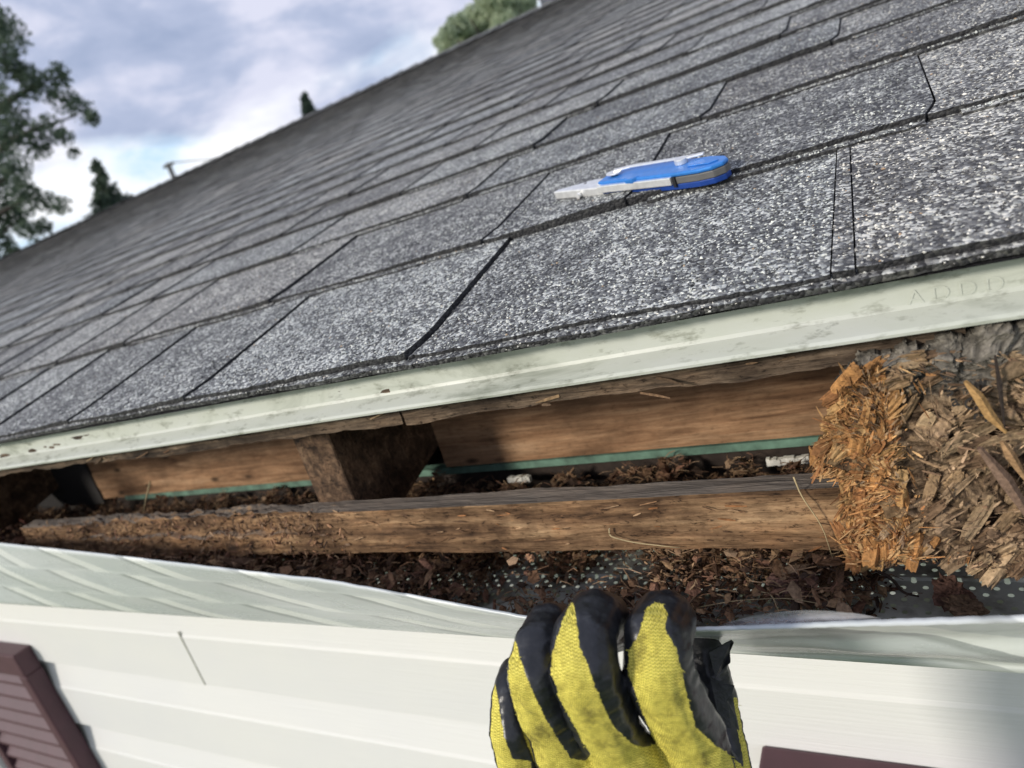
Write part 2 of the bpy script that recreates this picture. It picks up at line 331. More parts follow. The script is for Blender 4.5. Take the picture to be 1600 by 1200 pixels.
for k, (s0, e, segs) in enumerate(courses):
    for j, (a, b, tooth, under, c1, c2) in enumerate(segs):
        near = s0 < 0.85 and a > -1.6
        nx = max(2, int((b-a)/(0.004 if near else 0.06))+1)
        ll = seg_lean(k, j); rl = seg_lean(k, j+1)
        rows = [(0, 0, 0), (0, 1, 0)] + ([(0.05, 1, 1), (0.10, 1, 1), (0.15, 1, 1), (0.4, 1, 1), (0.7, 1, 1), (1.08, 1, 1)] if near else [(1.08, 1, 1)])
        v = []
        for i in range(nx):
            t = i/(nx-1)
            jt = (rnd.uniform(-.0007, .0007)+0.0012*math.sin((a+t*(b-a))*37+k)) if near else rnd.uniform(-0.002, 0.002)
            hz = rnd.uniform(-.0002, .0004) if near else 0
            for (r, up, _) in rows:
                xa = a+slit(k, a)/2+ll*r+0.006*max(0, 0.14-r)/0.14*(k != 0 or a < -0.1)*-1; xb = b-slit(k, b)/2+rl*r-0.006*max(0, 0.14-r)/0.14*(k != 0 or b < -0.1); xx = xa+(xb-xa)*t
                h = 0.0003 if not up else (0.0032 if k == 0 else T0 if k < 8 else 0.0042)*(1-min(r, 1))+tooth+0.0006+hz*(1-r)+(0.0018*t*t if b < -0.04 or k > 1 else 0)
                v.append(roofpt(xx, s0+e*r+(jt if r == 0 else 0), h))
        n = len(rows); f = []
        for i in range(nx-1):
            for q in range(n-1): f.append((i*n+q, (i+1)*n+q, (i+1)*n+q+1, i*n+q+1))
        # cut side faces down to the base plane, asphalt blackened with the shade of the joint, like the butt
        m0 = len(v); step = 2*(n-1)
        for i in (0, nx-1):
            for q in range(1, n): p = v[i*n+q]; v += [p, (p[0], p[1], p[2]-0.007)]
        for s_, i in ((0, 0), (step, nx-1)):
            for q in range(n-2):
                A = m0+s_+2*q; B = A+2
                f.append((A, B, B+1, A+1) if i == 0 else (B, A, A+1, B+1))
        # butt face: cut asphalt, the shadow gap painted into its own dark vertices
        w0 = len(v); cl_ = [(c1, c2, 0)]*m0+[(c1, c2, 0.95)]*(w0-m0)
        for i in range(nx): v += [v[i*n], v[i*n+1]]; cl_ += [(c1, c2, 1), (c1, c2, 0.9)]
        f = [q for q in f if not (q[0] < nx*n and q[0] % n == 0 and len(q) == 4 and q[1] == q[0]+n)]
        for i in range(nx-1): f.append((w0+i*2, w0+i*2+2, w0+i*2+3, w0+i*2+1))
        put(v, f, cl_)
        if under or k == 0:                    # lower ply peeping out under the butt
            pr = 0.0062 if k else 0.0045; hp = 0.0032 if k else 0.0015; v = []; f = []
            x0, x1 = (a, b) if k == 0 else (a+0.01, b-0.012*rnd.random())
            for i in range(nx):
                t = i/(nx-1); xx = x0+(x1-x0)*t; jt = rnd.uniform(-.0006, .0006)+0.0008*math.sin(xx*61+2*k)
                if k == 0: jt += 0.002*math.sin(xx*9)
                v += [roofpt(xx, s0-pr+jt, -0.0016 if k == 0 else 0.0), roofpt(xx, s0-pr+jt, hp), roofpt(xx, s0+0.004, hp+0.0003)]
            for i in range(nx-1):
                for q in (0, 1): f.append((i*3+q, i*3+3+q, i*3+4+q, i*3+1+q))
            v2 = [v[i*3+d] for i in range(nx) for d in (0, 1)]; fr_ = [(i*2, i*2+2, i*2+3, i*2+1) for i in range(nx-1)]
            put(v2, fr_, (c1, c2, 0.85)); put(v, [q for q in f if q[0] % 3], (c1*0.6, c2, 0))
# tar backing seen in the slits, and the far slope
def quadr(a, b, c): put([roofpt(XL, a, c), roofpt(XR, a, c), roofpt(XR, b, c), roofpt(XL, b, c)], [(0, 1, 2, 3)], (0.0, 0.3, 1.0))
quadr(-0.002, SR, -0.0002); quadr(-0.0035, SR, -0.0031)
rz = SR*ST; ry = SR*CT
put([(XL, ry, rz), (XR, ry, rz), (XR, 2*ry, 0), (XL, 2*ry, 0)], [(0, 1, 2, 3)], (0.4, 0.4, 0))
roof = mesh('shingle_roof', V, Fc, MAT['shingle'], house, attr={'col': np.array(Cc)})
# ridge caps
g = G(); x = XL
while x < XR:
    u = 0.006+0.004*rnd.random(); c = (rnd.random()*0.6, rnd.random(), 0)
    g.add([(x, ry-0.15*CT, rz-0.15*ST+0.010), (x+0.19, ry-0.15*CT, rz-0.15*ST+0.010+u), (x+0.19, ry, rz+0.02+u), (x, ry, rz+0.018), (x, ry+0.15*CT, rz-0.15*ST+0.008), (x+0.19, ry+0.15*CT, rz-0.15*ST+0.008+u)],
          [(0, 1, 2, 3), (3, 2, 5, 4)], c); x += 0.143
g.out('ridge_cap', MAT['shingle'], roof)
# ---- loose mineral granules standing proud of the near shingles
def surf(X, S):
    H = np.full(len(X), 0.0006); ok = np.zeros(len(X), bool); tone = np.zeros((len(X), 2))
    for k, (s0, e, segs) in enumerate(courses[:8]):
        r = (S-s0)/e; ins = (r >= 0.004) & (r < 0.992)
        for j, (a, b, tooth, under, c1, c2) in enumerate(segs):
            xa = a+slit(k, a)/2+seg_lean(k, j)*r; xb = b-slit(k, b)/2-0.0003+seg_lean(k, j+1)*r-0.006*np.maximum(0, 0.14-r)/0.14
            q = ins & (X > xa) & (X < xb)
            H[q] = ((0.0032 if k == 0 else T0)*(1-r)+tooth+0.0006+(0.0018*np.clip((X-xa)/(xb-xa), 0, 1)**2 if b < -0.04 or k > 1 else 0))[q]; ok |= q; tone[q] = (c1, c2)
    return H, ok, tone
N0 = 210000
X = rng.uniform(-1.1, 0.42, N0); S = rng.uniform(0.0, 0.62, N0)
d2 = np.sqrt((X-0)**2+(S*CT+0.31)**2+(0.076-S*ST)**2); keep = rng.random(N0) < np.clip((0.36/d2)**1.6, 0, 1); X, S = X[keep], S[keep]
H, ok, tone = surf(X, S); X, S, H, tone = X[ok], S[ok], H[ok], tone[ok]
# the starter strip edge
nu = 9000; Xu = rng.uniform(-0.7, 0.42, nu); ku = rng.integers(1, 4, nu); Su = np.array(pos)[ku]-rng.uniform(0.0005, 0.0058, nu); oku = np.zeros(nu, bool)
for k in (1, 2, 3):
    for (a, b, tooth, under, c1, c2) in courses[k][2]:
        if under: oku |= (ku == k) & (Xu > a+0.011) & (Xu < b-0.013)
X = np.r_[X, Xu[oku]]; S = np.r_[S, Su[oku]]; H = np.r_[H, np.full(oku.sum(), 0.0032)]; tone = np.vstack([tone, np.full((oku.sum(), 2), 0.5)])
ns = 2600; Xs = rng.uniform(-0.9, 0.35, ns); X = np.r_[X, Xs]; S = np.r_[S, -0.0040+0.002*np.sin(Xs*9)+rng.uniform(-0.0002, 0.0040, ns)]; H = np.r_[H, rng.uniform(-0.0006, 0.0018, ns)]; tone = np.vstack([tone, np.full((ns, 2), 0.75)])
n = len(X); base = np.array([(1,0,0),(0,1,0),(-1,0,0),(0,-1,0),(0,0,1),(0,0,-1)], float)
fa = np.array([(0,1,4),(1,2,4),(2,3,4),(3,0,4),(1,0,5),(2,1,5),(3,2,5),(0,3,5)])
sz = np.clip(rng.normal(0.00060, 0.00018, n), 0.00028, 0.00115)
loc = base[None]*np.stack([sz*rng.uniform(0.8, 1.5, n), sz*rng.uniform(0.7, 1.2, n), sz*rng.uniform(0.5, 0.9, n)], -1)[:, None, :]
loc += rng.uniform(-0.25, 0.25, loc.shape)*sz[:, None, None]
an = rng.uniform(0, 2*np.pi, n); ca, sa = np.cos(an)[:, None], np.sin(an)[:, None]
lx = loc[..., 0]*ca-loc[..., 1]*sa; ly = loc[..., 0]*sa+loc[..., 1]*ca; lh = loc[..., 2]
gx = X[:, None]+lx; gs = S[:, None]+ly; gh = (H+sz*0.25)[:, None]+lh
PV = np.stack([gx, gs*CT-gh*ST, gs*ST+gh*CT], -1).reshape(-1, 3)
PF = (fa[None]+(np.arange(n)*6)[:, None, None]).reshape(-1, 3)
pal = np.array([(0.030, 0.030, 0.034), (0.065, 0.066, 0.070), (0.125, 0.127, 0.13), (0.21, 0.21, 0.21), (0.42, 0.44, 0.43), (0.70, 0.70, 0.67), (0.42, 0.30, 0.20)])
pn = fbm(np.stack([X*28, S*28, X*0], -1), 3, 4)
u = rng.random(n)+(pn-0.5)*0.75+(tone[:, 0]-0.5)*0.12
ci = np.digitize(u, [0.20, 0.42, 0.60, 0.71, 0.85]); ci[rng.random(n) < 0.006] = 6
gc = pal[ci]*rng.uniform(0.8, 1.2, n)[:, None]; gc *= np.where(tone[:, 1:2] > 0.5, np.array([[1.06, 1.02, 0.95]]), np.array([[1.0, 1.02, 0.98]]))
meta(mesh('granules', PV, PF, MAT['granule'], roof, attr={'col': np.repeat(gc, 6, 0)}), kind='stuff')

# ---- drip edge: face, kicked-out foot, hem
def sweep(name, prof, x0, x1, nx, mat, parent, jit=0.0, slope=0.0, smooth=False, thick=0.0):
    xs = np.linspace(x0, x1, nx); v = []
    for x in xs:
        jy = (fbm([[x*6, 0.5, 0.2]], 5, 3)[0]-0.5)*jit*2
        for (y, z) in prof: v.append((x, y+jy, z+slope*x+jy*0.3))
    return mesh(name, v, grid(nx, len(prof)), mat, parent, smooth)
drip = sweep('drip_edge', [(0.10*CT, 0.10*ST-0.004), (0.0125, -0.0016), (0.0116, -0.0026), (0.0112, -0.0185), (0.0104, -0.0203), (0.0012, -0.0258), (0.0002, -0.0272), (0.0006, -0.0286), (0.003, -0.0290), (0.0062, -0.0262)], -9, 1.3, 900, MAT['drip'], house, 0.0009, 0.0035)
def text(body, size, name, mat, parent, M4, ext=0.0002):
    cu = bpy.data.curves.new(name, 'FONT'); cu.body = body; cu.size = size; cu.extrude = ext; cu.align_x = 'CENTER'; cu.resolution_u = 3
    t = bpy.data.objects.new(name, cu); me = bpy.data.meshes.new_from_object(t); bpy.data.objects.remove(t)
    me.materials.clear(); me.materials.append(mat); me.transform(M4)
    o = bpy.data.objects.new(name, me); COL.objects.link(o); setpar(o, parent); return o
for i, ch in enumerate('ADDD'):                # faint embossed letters, tops catching the light
    text(ch, 0.009, 'embossed_letter', MAT['drip'], drip, Matrix.Translation((0.004+i*0.0092, 0.0109, -0.0188)) @ Matrix.Rotation(math.radians(90), 4, 'X') @ Matrix.Scale(1.05, 4, (1, 0, 0)), 0.00012)

# ---- rough timber boxes
def rough_board(name, x0, x1, y0, y1, z0, z1, mat, parent, amp=0.0015, res=0.004, seed=1, rag=0.0, zslope=0.0, fn=None):
    nx = max(2, int((x1-x0)/res)); ny = max(2, int((y1-y0)/res)+1); nz = max(2, int((z1-z0)/res)+1)
    xs = np.linspace(x0, x1, nx)
    ring = [(y0+(y1-y0)*i/ny, z0) for i in range(ny)]+[(y1, z0+(z1-z0)*i/nz) for i in range(nz)]+[(y1-(y1-y0)*i/ny, z1) for i in range(ny)]+[(y0, z1-(z1-z0)*i/nz) for i in range(nz)]
    ring = np.array(ring); m = len(ring)
    P = np.zeros((nx, m, 3)); P[:, :, 0] = xs[:, None]; P[:, :, 1] = ring[None, :, 0]; P[:, :, 2] = ring[None, :, 1]
    fl = P.reshape(-1, 3); cy, cz = (y0+y1)/2, (z0+z1)/2
    d = np.stack([np.zeros(len(fl)), (fl[:, 1]-cy)/(y1-y0)*2, (fl[:, 2]-cz)/(z1-z0)*2], -1)
    d /= np.maximum(np.linalg.norm(d, axis=1), 1e-6)[:, None]
    nn = fbm(fl*np.array([18, 95, 95]), seed, 4)-0.5; n2 = fbm(fl*np.array([70, 260, 260]), seed+9, 3)-0.5
    fl = fl+d*(nn*2*amp+n2*amp)[:, None]
    if rag:
        lowm = np.clip((cz-fl[:, 2])/(z1-z0)*2, 0, 1); fl[:, 2] += lowm*(fbm(np.stack([fl[:, 0]*25, fl[:, 1]*20, fl[:, 0]*0], -1), seed+4, 4)-0.45)*rag
    if fn is not None: fl = fn(fl)
    fl[:, 2] += zslope*fl[:, 0]
    a = np.arange((nx-1)*m); i, j = a//m, a % m; q = np.column_stack([i*m+j, i*m+(j+1) % m, (i+1)*m+(j+1) % m, (i+1)*m+j]).tolist()
    q += [tuple(range(m))[::-1], tuple((nx-1)*m+k for k in range(m))]
    return mesh(name, fl, q, mat, parent, False)
rough_board('roof_deck', -0.285, 0.02, 0.0125, 0.030, -0.0430, -0.014, MAT['deck'], house, 0.0012, 0.0022, 3, 0.006)
rough_board('roof_deck', -0.95, -0.287, 0.0118, 0.030, -0.0420, -0.014, MAT['deck'], house, 0.0014, 0.0022, 5, 0.008)
for a, b in ((-8.9, -0.98),): rough_board('roof_deck', a, b, 0.008, 0.03, -0.045, -0.014, MAT['deck'], house, 0.001, 0.02, 6, 0.002)
# the deck panel going up the slope (closes the eave overhead)
g = G(); g.add([roofpt(-9, 0.02, -0.004), roofpt(1.3, 0.02, -0.004), roofpt(1.3, 4.4, -0.004), roofpt(-9, 4.4, -0.004), roofpt(-9, 0.02, -0.018), roofpt(1.3, 0.02, -0.018), roofpt(1.3, 4.4, -0.018), roofpt(-9, 4.4, -0.018)],
                [(0, 1, 2, 3), (7, 6, 5, 4), (0, 4, 5, 1), (1, 5, 6, 2), (2, 6, 7, 3), (3, 7, 4, 0)]); g.out('deck_panel', MAT['rafter'], house)

# ---- sub fascia beam, one long lath with rotted left half
def rot(fl):
    x = fl[:, 0]; k = np.clip((-0.36-x)/0.12, 0, 1)*np.clip((x+0.78)/0.05, 0.3, 1)
    n = fbm(fl*np.array([60, 130, 130]), 31, 4)-0.5; n2 = fbm(fl*np.array([16, 40, 40]), 33, 3)-0.5
    fr = (fl[:, 1] < 0.024); up = fl[:, 2] > -0.123
    fl[:, 1] += k*(0.006*n+0.006*np.abs(n2))*fr+k*0.004*fr*up; fl[:, 2] += k*(n*0.008)*(up)+k*(n*0.009)*(~up)
    return fl
beam = rough_board('sub_fascia_beam', -0.86, -0.02, 0.015, 0.0325, -0.1420, -0.1065, MAT['beam'], house, 0.0015, 0.0018, 11, 0.004, fn=rot)
rough_board('sub_fascia_beam', -8.9, -1.15, 0.015, 0.0325, -0.1420, -0.1065, MAT['beam'], house, 0.0008, 0.03, 11)
# ---- rafters and blocking
def rafter(x, parent):
    v = []; xw = 0.019
    for xx in (x-xw, x+xw):
        v += [(xx, 0.034, -0.150), (xx, 0.034, 0.034*math.tan(TH)-0.020), (xx, 1.6, 1.6*math.tan(TH)-0.020), (xx, 1.6, 1.6*math.tan(TH)-0.150)]
    o = mesh('rafter', v, [(0, 3, 2, 1), (4, 5, 6, 7), (0, 1, 5, 4), (1, 2, 6, 5), (2, 3, 7, 6), (3, 0, 4, 7)], MAT['rafter'], parent); return bevel(o, 0.001, 1)
for x in (-0.3985, -1.06, 0.02, -1.61, -2.0): rafter(x, house)
YB = 0.15
rough_board('blocking_board', -0.378, 0.0, YB, YB+0.02, -0.1405, -0.080, MAT['block'], house, 0.0003, 0.004, 21)
rough_board('blocking_board', -0.95, -0.419, YB+0.002, YB+0.02, -0.1440, -0.085, MAT['block'], house, 0.0018, 0.004, 23)
# ---- wall head: green sheathing and chipped white lip
g = G(); g.box((-0.90, YB+0.001, -0.1485), (1.3, YB+0.012, -0.1425)); g.out('green_sheathing', MAT['green'], house)
for a, b, z in ((-0.098, -0.070, -0.1515), (-0.312, -0.290, -0.1510), (-0.45, -0.435, -0.150)):
    n_ = 12; g = G()
    for i in range(n_):
        t0, t1 = a+(b-a)*i/n_, a+(b-a)*(i+1)/n_; g.box((t0, YB-0.0095-0.001*rnd.random(), z-0.0045-0.001*rnd.random()), (t1, YB-0.006, z+rnd.uniform(-0.0008, 0.0004)))
    g.out('siding_lip', MAT['whitebit'], house)
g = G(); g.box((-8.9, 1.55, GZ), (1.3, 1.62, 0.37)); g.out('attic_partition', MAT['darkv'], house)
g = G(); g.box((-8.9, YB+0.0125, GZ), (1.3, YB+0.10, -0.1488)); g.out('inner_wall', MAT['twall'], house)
g = G(); g.box((-1.4, YB, -0.150), (-0.951, YB+0.02, -0.08)); g.out('blocking_board', MAT['darkv'], house)  # continues the blocking past the lit stretch, shade painted in as near-black
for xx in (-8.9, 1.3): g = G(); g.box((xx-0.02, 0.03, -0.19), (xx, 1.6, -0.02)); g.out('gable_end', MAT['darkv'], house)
# ---- soffit panel and siding
SZ = -0.193
sweep('soffit_panel', [(0.002, SZ-0.0), (0.03, SZ), (0.06, SZ), (0.0605, SZ+0.002), (0.0625, SZ+0.002), (0.063, SZ), (0.10, SZ), (YB, SZ)], -8.9, 1.3, 60, MAT['soffit'], house)
prof = [(YB-0.001, SZ-0.001), (YB-0.016, SZ-0.004), (YB-0.016, SZ-0.02)]
z = -0.4347+0.1363*1
while z > GZ:
    prof += [(YB-0.012, z+0.0003), (YB-0.004, z), (YB-0.0125, z-0.052), (YB-0.014, z-0.056), (YB-0.014, z-0.1363+0.0004)]; z -= 0.1363
sweep('siding_wall', prof, -8.9, 1.3, 40, MAT['siding'], house)
p0 = at(272, 960, 1, YB-0.015); g = G(); px_ = -0.905
for zz0, zz1 in ((-0.345, -0.4345),):
    for i in range(8):
        a = zz0+(zz1-zz0)*i/8; b = zz0+(zz1-zz0)*(i+1)/8; g.box((px_-0.0012, YB-0.0150, b), (px_+0.0010, YB-0.0132+0.0001*i, a))
g.out('siding_seam', MAT['seam'], house)
# ---- shutters
def shutter(x0, x1, ztop, zbot, label):
    s = empty('shutter', (x0, YB-0.014, zbot), None, None); s.empty_display_size = 0.05; setpar(s, house)
    if label: s['label'] = label
    y0, y1 = YB-0.044, YB-0.0145
    g = G(); g.box((x0, y0, ztop-0.045), (x1, y1, ztop)); g.box((x0, y0+0.0005, zbot), (x1, y1, zbot+0.06)); g.box((x0, y0, zbot+0.0602), (x0+0.026, y1, ztop-0.0452)); g.box((x1-0.026, y0, zbot+0.0602), (x1, y1, ztop-0.0452))
    bevel(g.out('frame', MAT['maroon'], s), 0.003, 2)
    g = G(); zz = zbot+0.062
    while zz < ztop-0.062:
        g.add([(x0+0.0262, y0+0.004, zz), (x1-0.0262, y0+0.004, zz), (x1-0.0262, y0+0.022, zz+0.026), (x0+0.0262, y0+0.022, zz+0.026), (x0+0.0262, y0+0.004, zz-0.006), (x1-0.0262, y0+0.004, zz-0.006), (x1-0.0262, y0+0.024, zz+0.022), (x0+0.0262, y0+0.024, zz+0.022)],
              [(0, 1, 2, 3), (7, 6, 5, 4), (0, 4, 5, 1), (3, 2, 6, 7)]); zz += 0.034
    g.box((x0+0.0262, y1-0.006, zbot+0.0603), (x1-0.0262, y1-0.0005, ztop-0.0455)); g.out('louvres', MAT['maroon'], s)
t = at(47, 1007, 1, YB-0.0145); shutter(t[0]-0.33, t[0], t[2], t[2]-1.25, 'maroon louvred shutter seen edge-on at the left')
t2 = at(1190, 1163, 1, YB-0.0145); shutter(t2[0], t2[0]+0.33, t2[2], t2[2]-1.25, 'maroon shutter top just below the glove')
wx1 = t[0]-0.345; win = empty('window', (wx1-0.8, YB, t[2]-1.2), None, None); setpar(win, house)
g = G(); y0 = YB-0.05
g.box((wx1-0.06, y0, t[2]-1.2), (wx1, YB-0.0145, t[2]-0.03)); g.box((wx1-0.9, y0, t[2]-1.2), (wx1-0.84, YB-0.0145, t[2]-0.03)); g.box((wx1-0.8398, y0, t[2]-0.09), (wx1-0.0602, YB-0.0145, t[2]-0.0302)); g.box((wx1-0.8398, y0, t[2]-1.2), (wx1-0.0602, YB-0.0145, t[2]-1.14))
bevel(g.out('window_frame', MAT['white'], win), 0.003, 2); g = G(); g.box((wx1-0.8396, YB-0.03, t[2]-1.1398), (wx1-0.0604, YB-0.026, t[2]-0.0902)); g.out('pane', MAT['glass'], win)

# ---- splinters
def shards(n, pf, df, lf, wf, cf, tk=0.35):
    V = []; Fs = []; Cs = []
    for i in range(n):
        p = Vector(pf(i)); d = Vector(df(p)).normalized(); L = lf(); wd = wf(); c = cf(p)
        nrm = Vector((rnd.uniform(-.5, .5), -1, rnd.uniform(-.2, .8))).normalized(); s = d.cross(nrm).normalized(); nn = s.cross(d)
        bend = nn*rnd.uniform(-0.15, 0.25)*L; t = wd*tk; q = len(V); mid = p+d*L*0.5
        a = rnd.uniform(0.3, 1); b = rnd.uniform(0.05, 0.6)
        V += [p-s*wd*a/2, p+s*wd*a/2, mid+s*wd/2+bend*0.3, p+d*L+s*wd*b/2+bend, p+d*L-s*wd*b/2+bend, mid-s*wd/2+bend*0.3]
        V += [v-nn*t for v in V[q:q+6]]
        Fs += [(q, q+1, q+2, q+5), (q+5, q+2, q+3, q+4), (q+7, q+6, q+11, q+8), (q+8, q+11, q+10, q+9)]
        for k in range(6): Fs.append((q+k, q+6+k, q+6+(k+1) % 6, q+(k+1) % 6))
        Cs += [c]*12
    return V, Fs, Cs
def pick(pal, j=0.25):
    c = rnd.choice(pal); k = rnd.uniform(1-j, 1+j); return (c[0]*k, c[1]*k, c[2]*k)
ORG = [(0.42, 0.23, 0.09), (0.46, 0.27, 0.11), (0.36, 0.18, 0.065), (0.52, 0.33, 0.15), (0.28, 0.13, 0.05), (0.44, 0.22, 0.08)]
GRY = [(0.27, 0.18, 0.10), (0.34, 0.235, 0.14), (0.19, 0.12, 0.07), (0.38, 0.27, 0.16), (0.12, 0.078, 0.048)]
BRN = [(0.17, 0.095, 0.055), (0.25, 0.15, 0.085), (0.10, 0.058, 0.036), (0.36, 0.23, 0.13), (0.21, 0.11, 0.07), (0.06, 0.038, 0.027), (0.30, 0.20, 0.125)]
# ---- the crushed sheathing on the right: a torn slab with its own relief
outl = [(1345, 560), (1310, 608), (1322, 645), (1292, 655), (1298, 688), (1276, 705), (1290, 725), (1330, 742), (1318, 775), (1338, 800), (1322, 838), (1345, 866), (1440, 873), (1500, 884), (1640, 892), (1760, 900), (1760, 470), (1600, 500), (1400, 545)]
YM = 0.006
poly = np.array([at(x, y, 1, YM)[[0, 2]] for x, y in outl])
def sdist(P, poly):                            # signed distance, positive inside
    d = np.full(len(P), 1e9); ins = np.zeros(len(P), bool); n = len(poly)
    for i in range(n):
        a, b = poly[i], poly[(i+1) % n]; ab = b-a; t = np.clip(((P-a)@ab)/(ab@ab), 0, 1); d = np.minimum(d, np.linalg.norm(P-(a+t[:, None]*ab), axis=1))
        c = ((a[1] > P[:, 1]) != (b[1] > P[:, 1])); xi = (b[0]-a[0])*(P[:, 1]-a[1])/(b[1]-a[1]+1e-12)+a[0]; ins ^= c & (P[:, 0] < xi)
    return np.where(ins, d, -d)
st = 0.0005; gx_ = np.arange(poly[:, 0].min()-0.004, 0.07, st); gz_ = np.arange(-0.152, -0.020, st)
XX, ZZ = np.meshgrid(gx_, gz_, indexing='ij'); P2 = np.stack([XX.ravel(), ZZ.ravel()], -1)
jag = (fbm(np.stack([P2[:, 0]*160, P2[:, 1]*160, P2[:, 0]*0], -1), 51, 4)-0.5)*0.011
sd = sdist(P2, poly)+jag
q3 = np.stack([P2[:, 0]*55, P2[:, 1]*90, P2[:, 0]*0+0.5], -1); wv = fbm(q3, 61, 4)
ridge = 1-np.abs(fbm(np.stack([P2[:, 0]*40+P2[:, 1]*60, P2[:, 1]*140-P2[:, 0]*60, P2[:, 0]*0], -1), 71, 5)-0.5)*4
fib = None
left = np.clip((-0.012-P2[:, 0]+(wv-0.5)*0.05)/0.034, 0, 1)      # the freshly torn orange side
warp = P2+np.stack([fbm(np.stack([P2[:, 0]*90, P2[:, 1]*90, P2[:, 0]*0], -1), 11, 3)-0.5, fbm(np.stack([P2[:, 0]*90, P2[:, 1]*90, P2[:, 0]*0+9], -1), 12, 3)-0.5], -1)*0.010
ncell = 130; cp = np.stack([rng.uniform(gx_[0], gx_[-1], ncell), rng.uniform(gz_[0], gz_[-1], ncell)], -1); best = np.full(len(P2), 1e9); ci_ = np.zeros(len(P2), int)
for i in range(ncell):
    dd = np.hypot((warp[:, 0]-cp[i, 0])*1.25, warp[:, 1]-cp[i, 1]); mq = dd < best; best[mq] = dd[mq]; ci_[mq] = i
tilt = rng.uniform(-0.9, 0.9, (ncell, 2)); offc = rng.uniform(-0.0035, 0.0035, ncell); facet = offc[ci_]+((P2-cp[ci_])*tilt[ci_]).sum(1); cang = rng.uniform(-0.9, 0.9, ncell)[ci_]; ctone = rng.uniform(0.55, 1.35, ncell)[ci_]
cell = fbm(np.stack([P2[:, 0]*120, P2[:, 1]*120, P2[:, 0]*0+4], -1), 66, 4)
pa = P2[:, 0]*np.cos(cang)+P2[:, 1]*np.sin(cang); pb = -P2[:, 0]*np.sin(cang)+P2[:, 1]*np.cos(cang)
fib = fbm(np.stack([pa*110, pb*850+wv*5, ci_*1.7], -1), 75, 3)
hgt = 0.010*(wv-0.4)+0.0035*np.clip(ridge, -1, 1)*(0.35+0.65*left)+0.0034*(fib-0.5)+0.006*(cell-0.5)*(0.4+0.6*left)+np.clip(facet, -0.008, 0.008)*(0.35+0.65*left)
hgt += 0.008*np.clip((sd-0.0)/0.012, 0, 1)*left*0.6
hol = np.clip(1-np.hypot((P2[:, 0]-0.026)/0.02, (P2[:, 1]+0.083)/0.010), 0, 1)
hgt -= 0.02*hol
Y3 = YM-hgt+0.004*np.clip(1-sd/0.004, 0, 1)
c_o = np.array([0.50, 0.30, 0.125]); c_g = np.array([0.30, 0.205, 0.125]); c_l = np.array([0.60, 0.42, 0.21]); c_d = np.array([0.07, 0.040, 0.022])
k1 = left[:, None]; cc = c_o*k1+c_g*(1-k1); f1 = np.clip((fib-0.35)*3, 0, 1)[:, None]; cc = cc*(0.42+0.75*f1)*ctone[:, None]; cr_ = np.clip((0.47-cell)*9, 0, 0.85)[:, None]; cc = cc*(1-cr_)+np.array([0.035, 0.02, 0.012])*cr_
l2 = np.clip((ridge-0.75)*3, 0, 1)[:, None]*np.clip(fib-0.3, 0, 1)[:, None]; cc = cc*(1-l2)+c_l*l2*(0.5+0.5*k1)
b2 = np.clip((fbm(q3*0.6, 81, 3)-0.56)*6, 0, 0.75)[:, None]; cc = cc*(1-b2)+c_d*b2
topg = np.clip((P2[:, 1]+0.062)/0.010, 0, 1)[:, None]; cc = cc*(1-topg)+np.array([0.20, 0.18, 0.15])*(0.45+0.7*f1)*topg
ok = (sd > 0).reshape(XX.shape); qf = grid(len(gx_), len(gz_)); okf = ok.ravel()[qf].all(axis=1); qf = qf[okf]
used = np.unique(qf); remap = -np.ones(len(P2), int); remap[used] = np.arange(len(used))
VM = np.stack([P2[:, 0], Y3, P2[:, 1]], -1)[used]; FM = remap[qf]
ed = {}
for f in FM:
    for a, b in ((f[0], f[1]), (f[1], f[2]), (f[2], f[3]), (f[3], f[0])):
        if (b, a) in ed: del ed[(b, a)]
        else: ed[(a, b)] = 1
nV = len(VM); back = VM.copy(); back[:, 1] = YM+0.012; rim = [(b, a, a+nV, b+nV) for a, b in ed]
FT = FM[:, ::-1].tolist(); FT = [tuple(x) for x in FM.tolist()]+rim+[tuple(nV+i for i in x[::-1]) for x in FM.tolist()]
CM = np.vstack([cc[used], cc[used]*0.6])
# splinters standing on it
def pm(i):
    while True:
        x = rnd.uniform(-0.085, 0.06); z = rnd.uniform(-0.145, -0.04)
        s = sdist(np.array([[x, z]]), poly)[0]
        if s > (-0.001 if x < -0.02 else 0.004) and rnd.random() < (1 if (s < 0.006 or x < -0.012) else 0.12): return (x, YM-0.004-rnd.random()*0.006, z)
def dm(p):
    a = (fbm([[p.x*50, p.z*50, 2]], 91, 2)[0]-0.5)*5+ 0.5+2.1/(1+math.exp((p.x+0.018)*220))+rnd.uniform(-0.5, 0.5); return (math.cos(a), rnd.uniform(-0.7, 0.2), math.sin(a)*0.8+rnd.uniform(-.3, .3))
def mcol(p):
    c = pick(ORG, 0.35) if p.x < -0.008+rnd.uniform(-.02, .02) else pick(GRY, 0.35); k = 0.45+1.1*vnoise([[p.x*120, p.z*120, 1]], 5)[0]; return (c[0]*k, c[1]*k*0.97, c[2]*k)
a_ = shards(3000, pm, dm, lambda: rnd.choice([0.0012, 0.002, 0.003, 0.005, 0.008])*rnd.uniform(0.6, 1.3), lambda: rnd.choice([0.00022, 0.0004, 0.0006, 0.001])*rnd.uniform(0.7, 1.3), mcol)
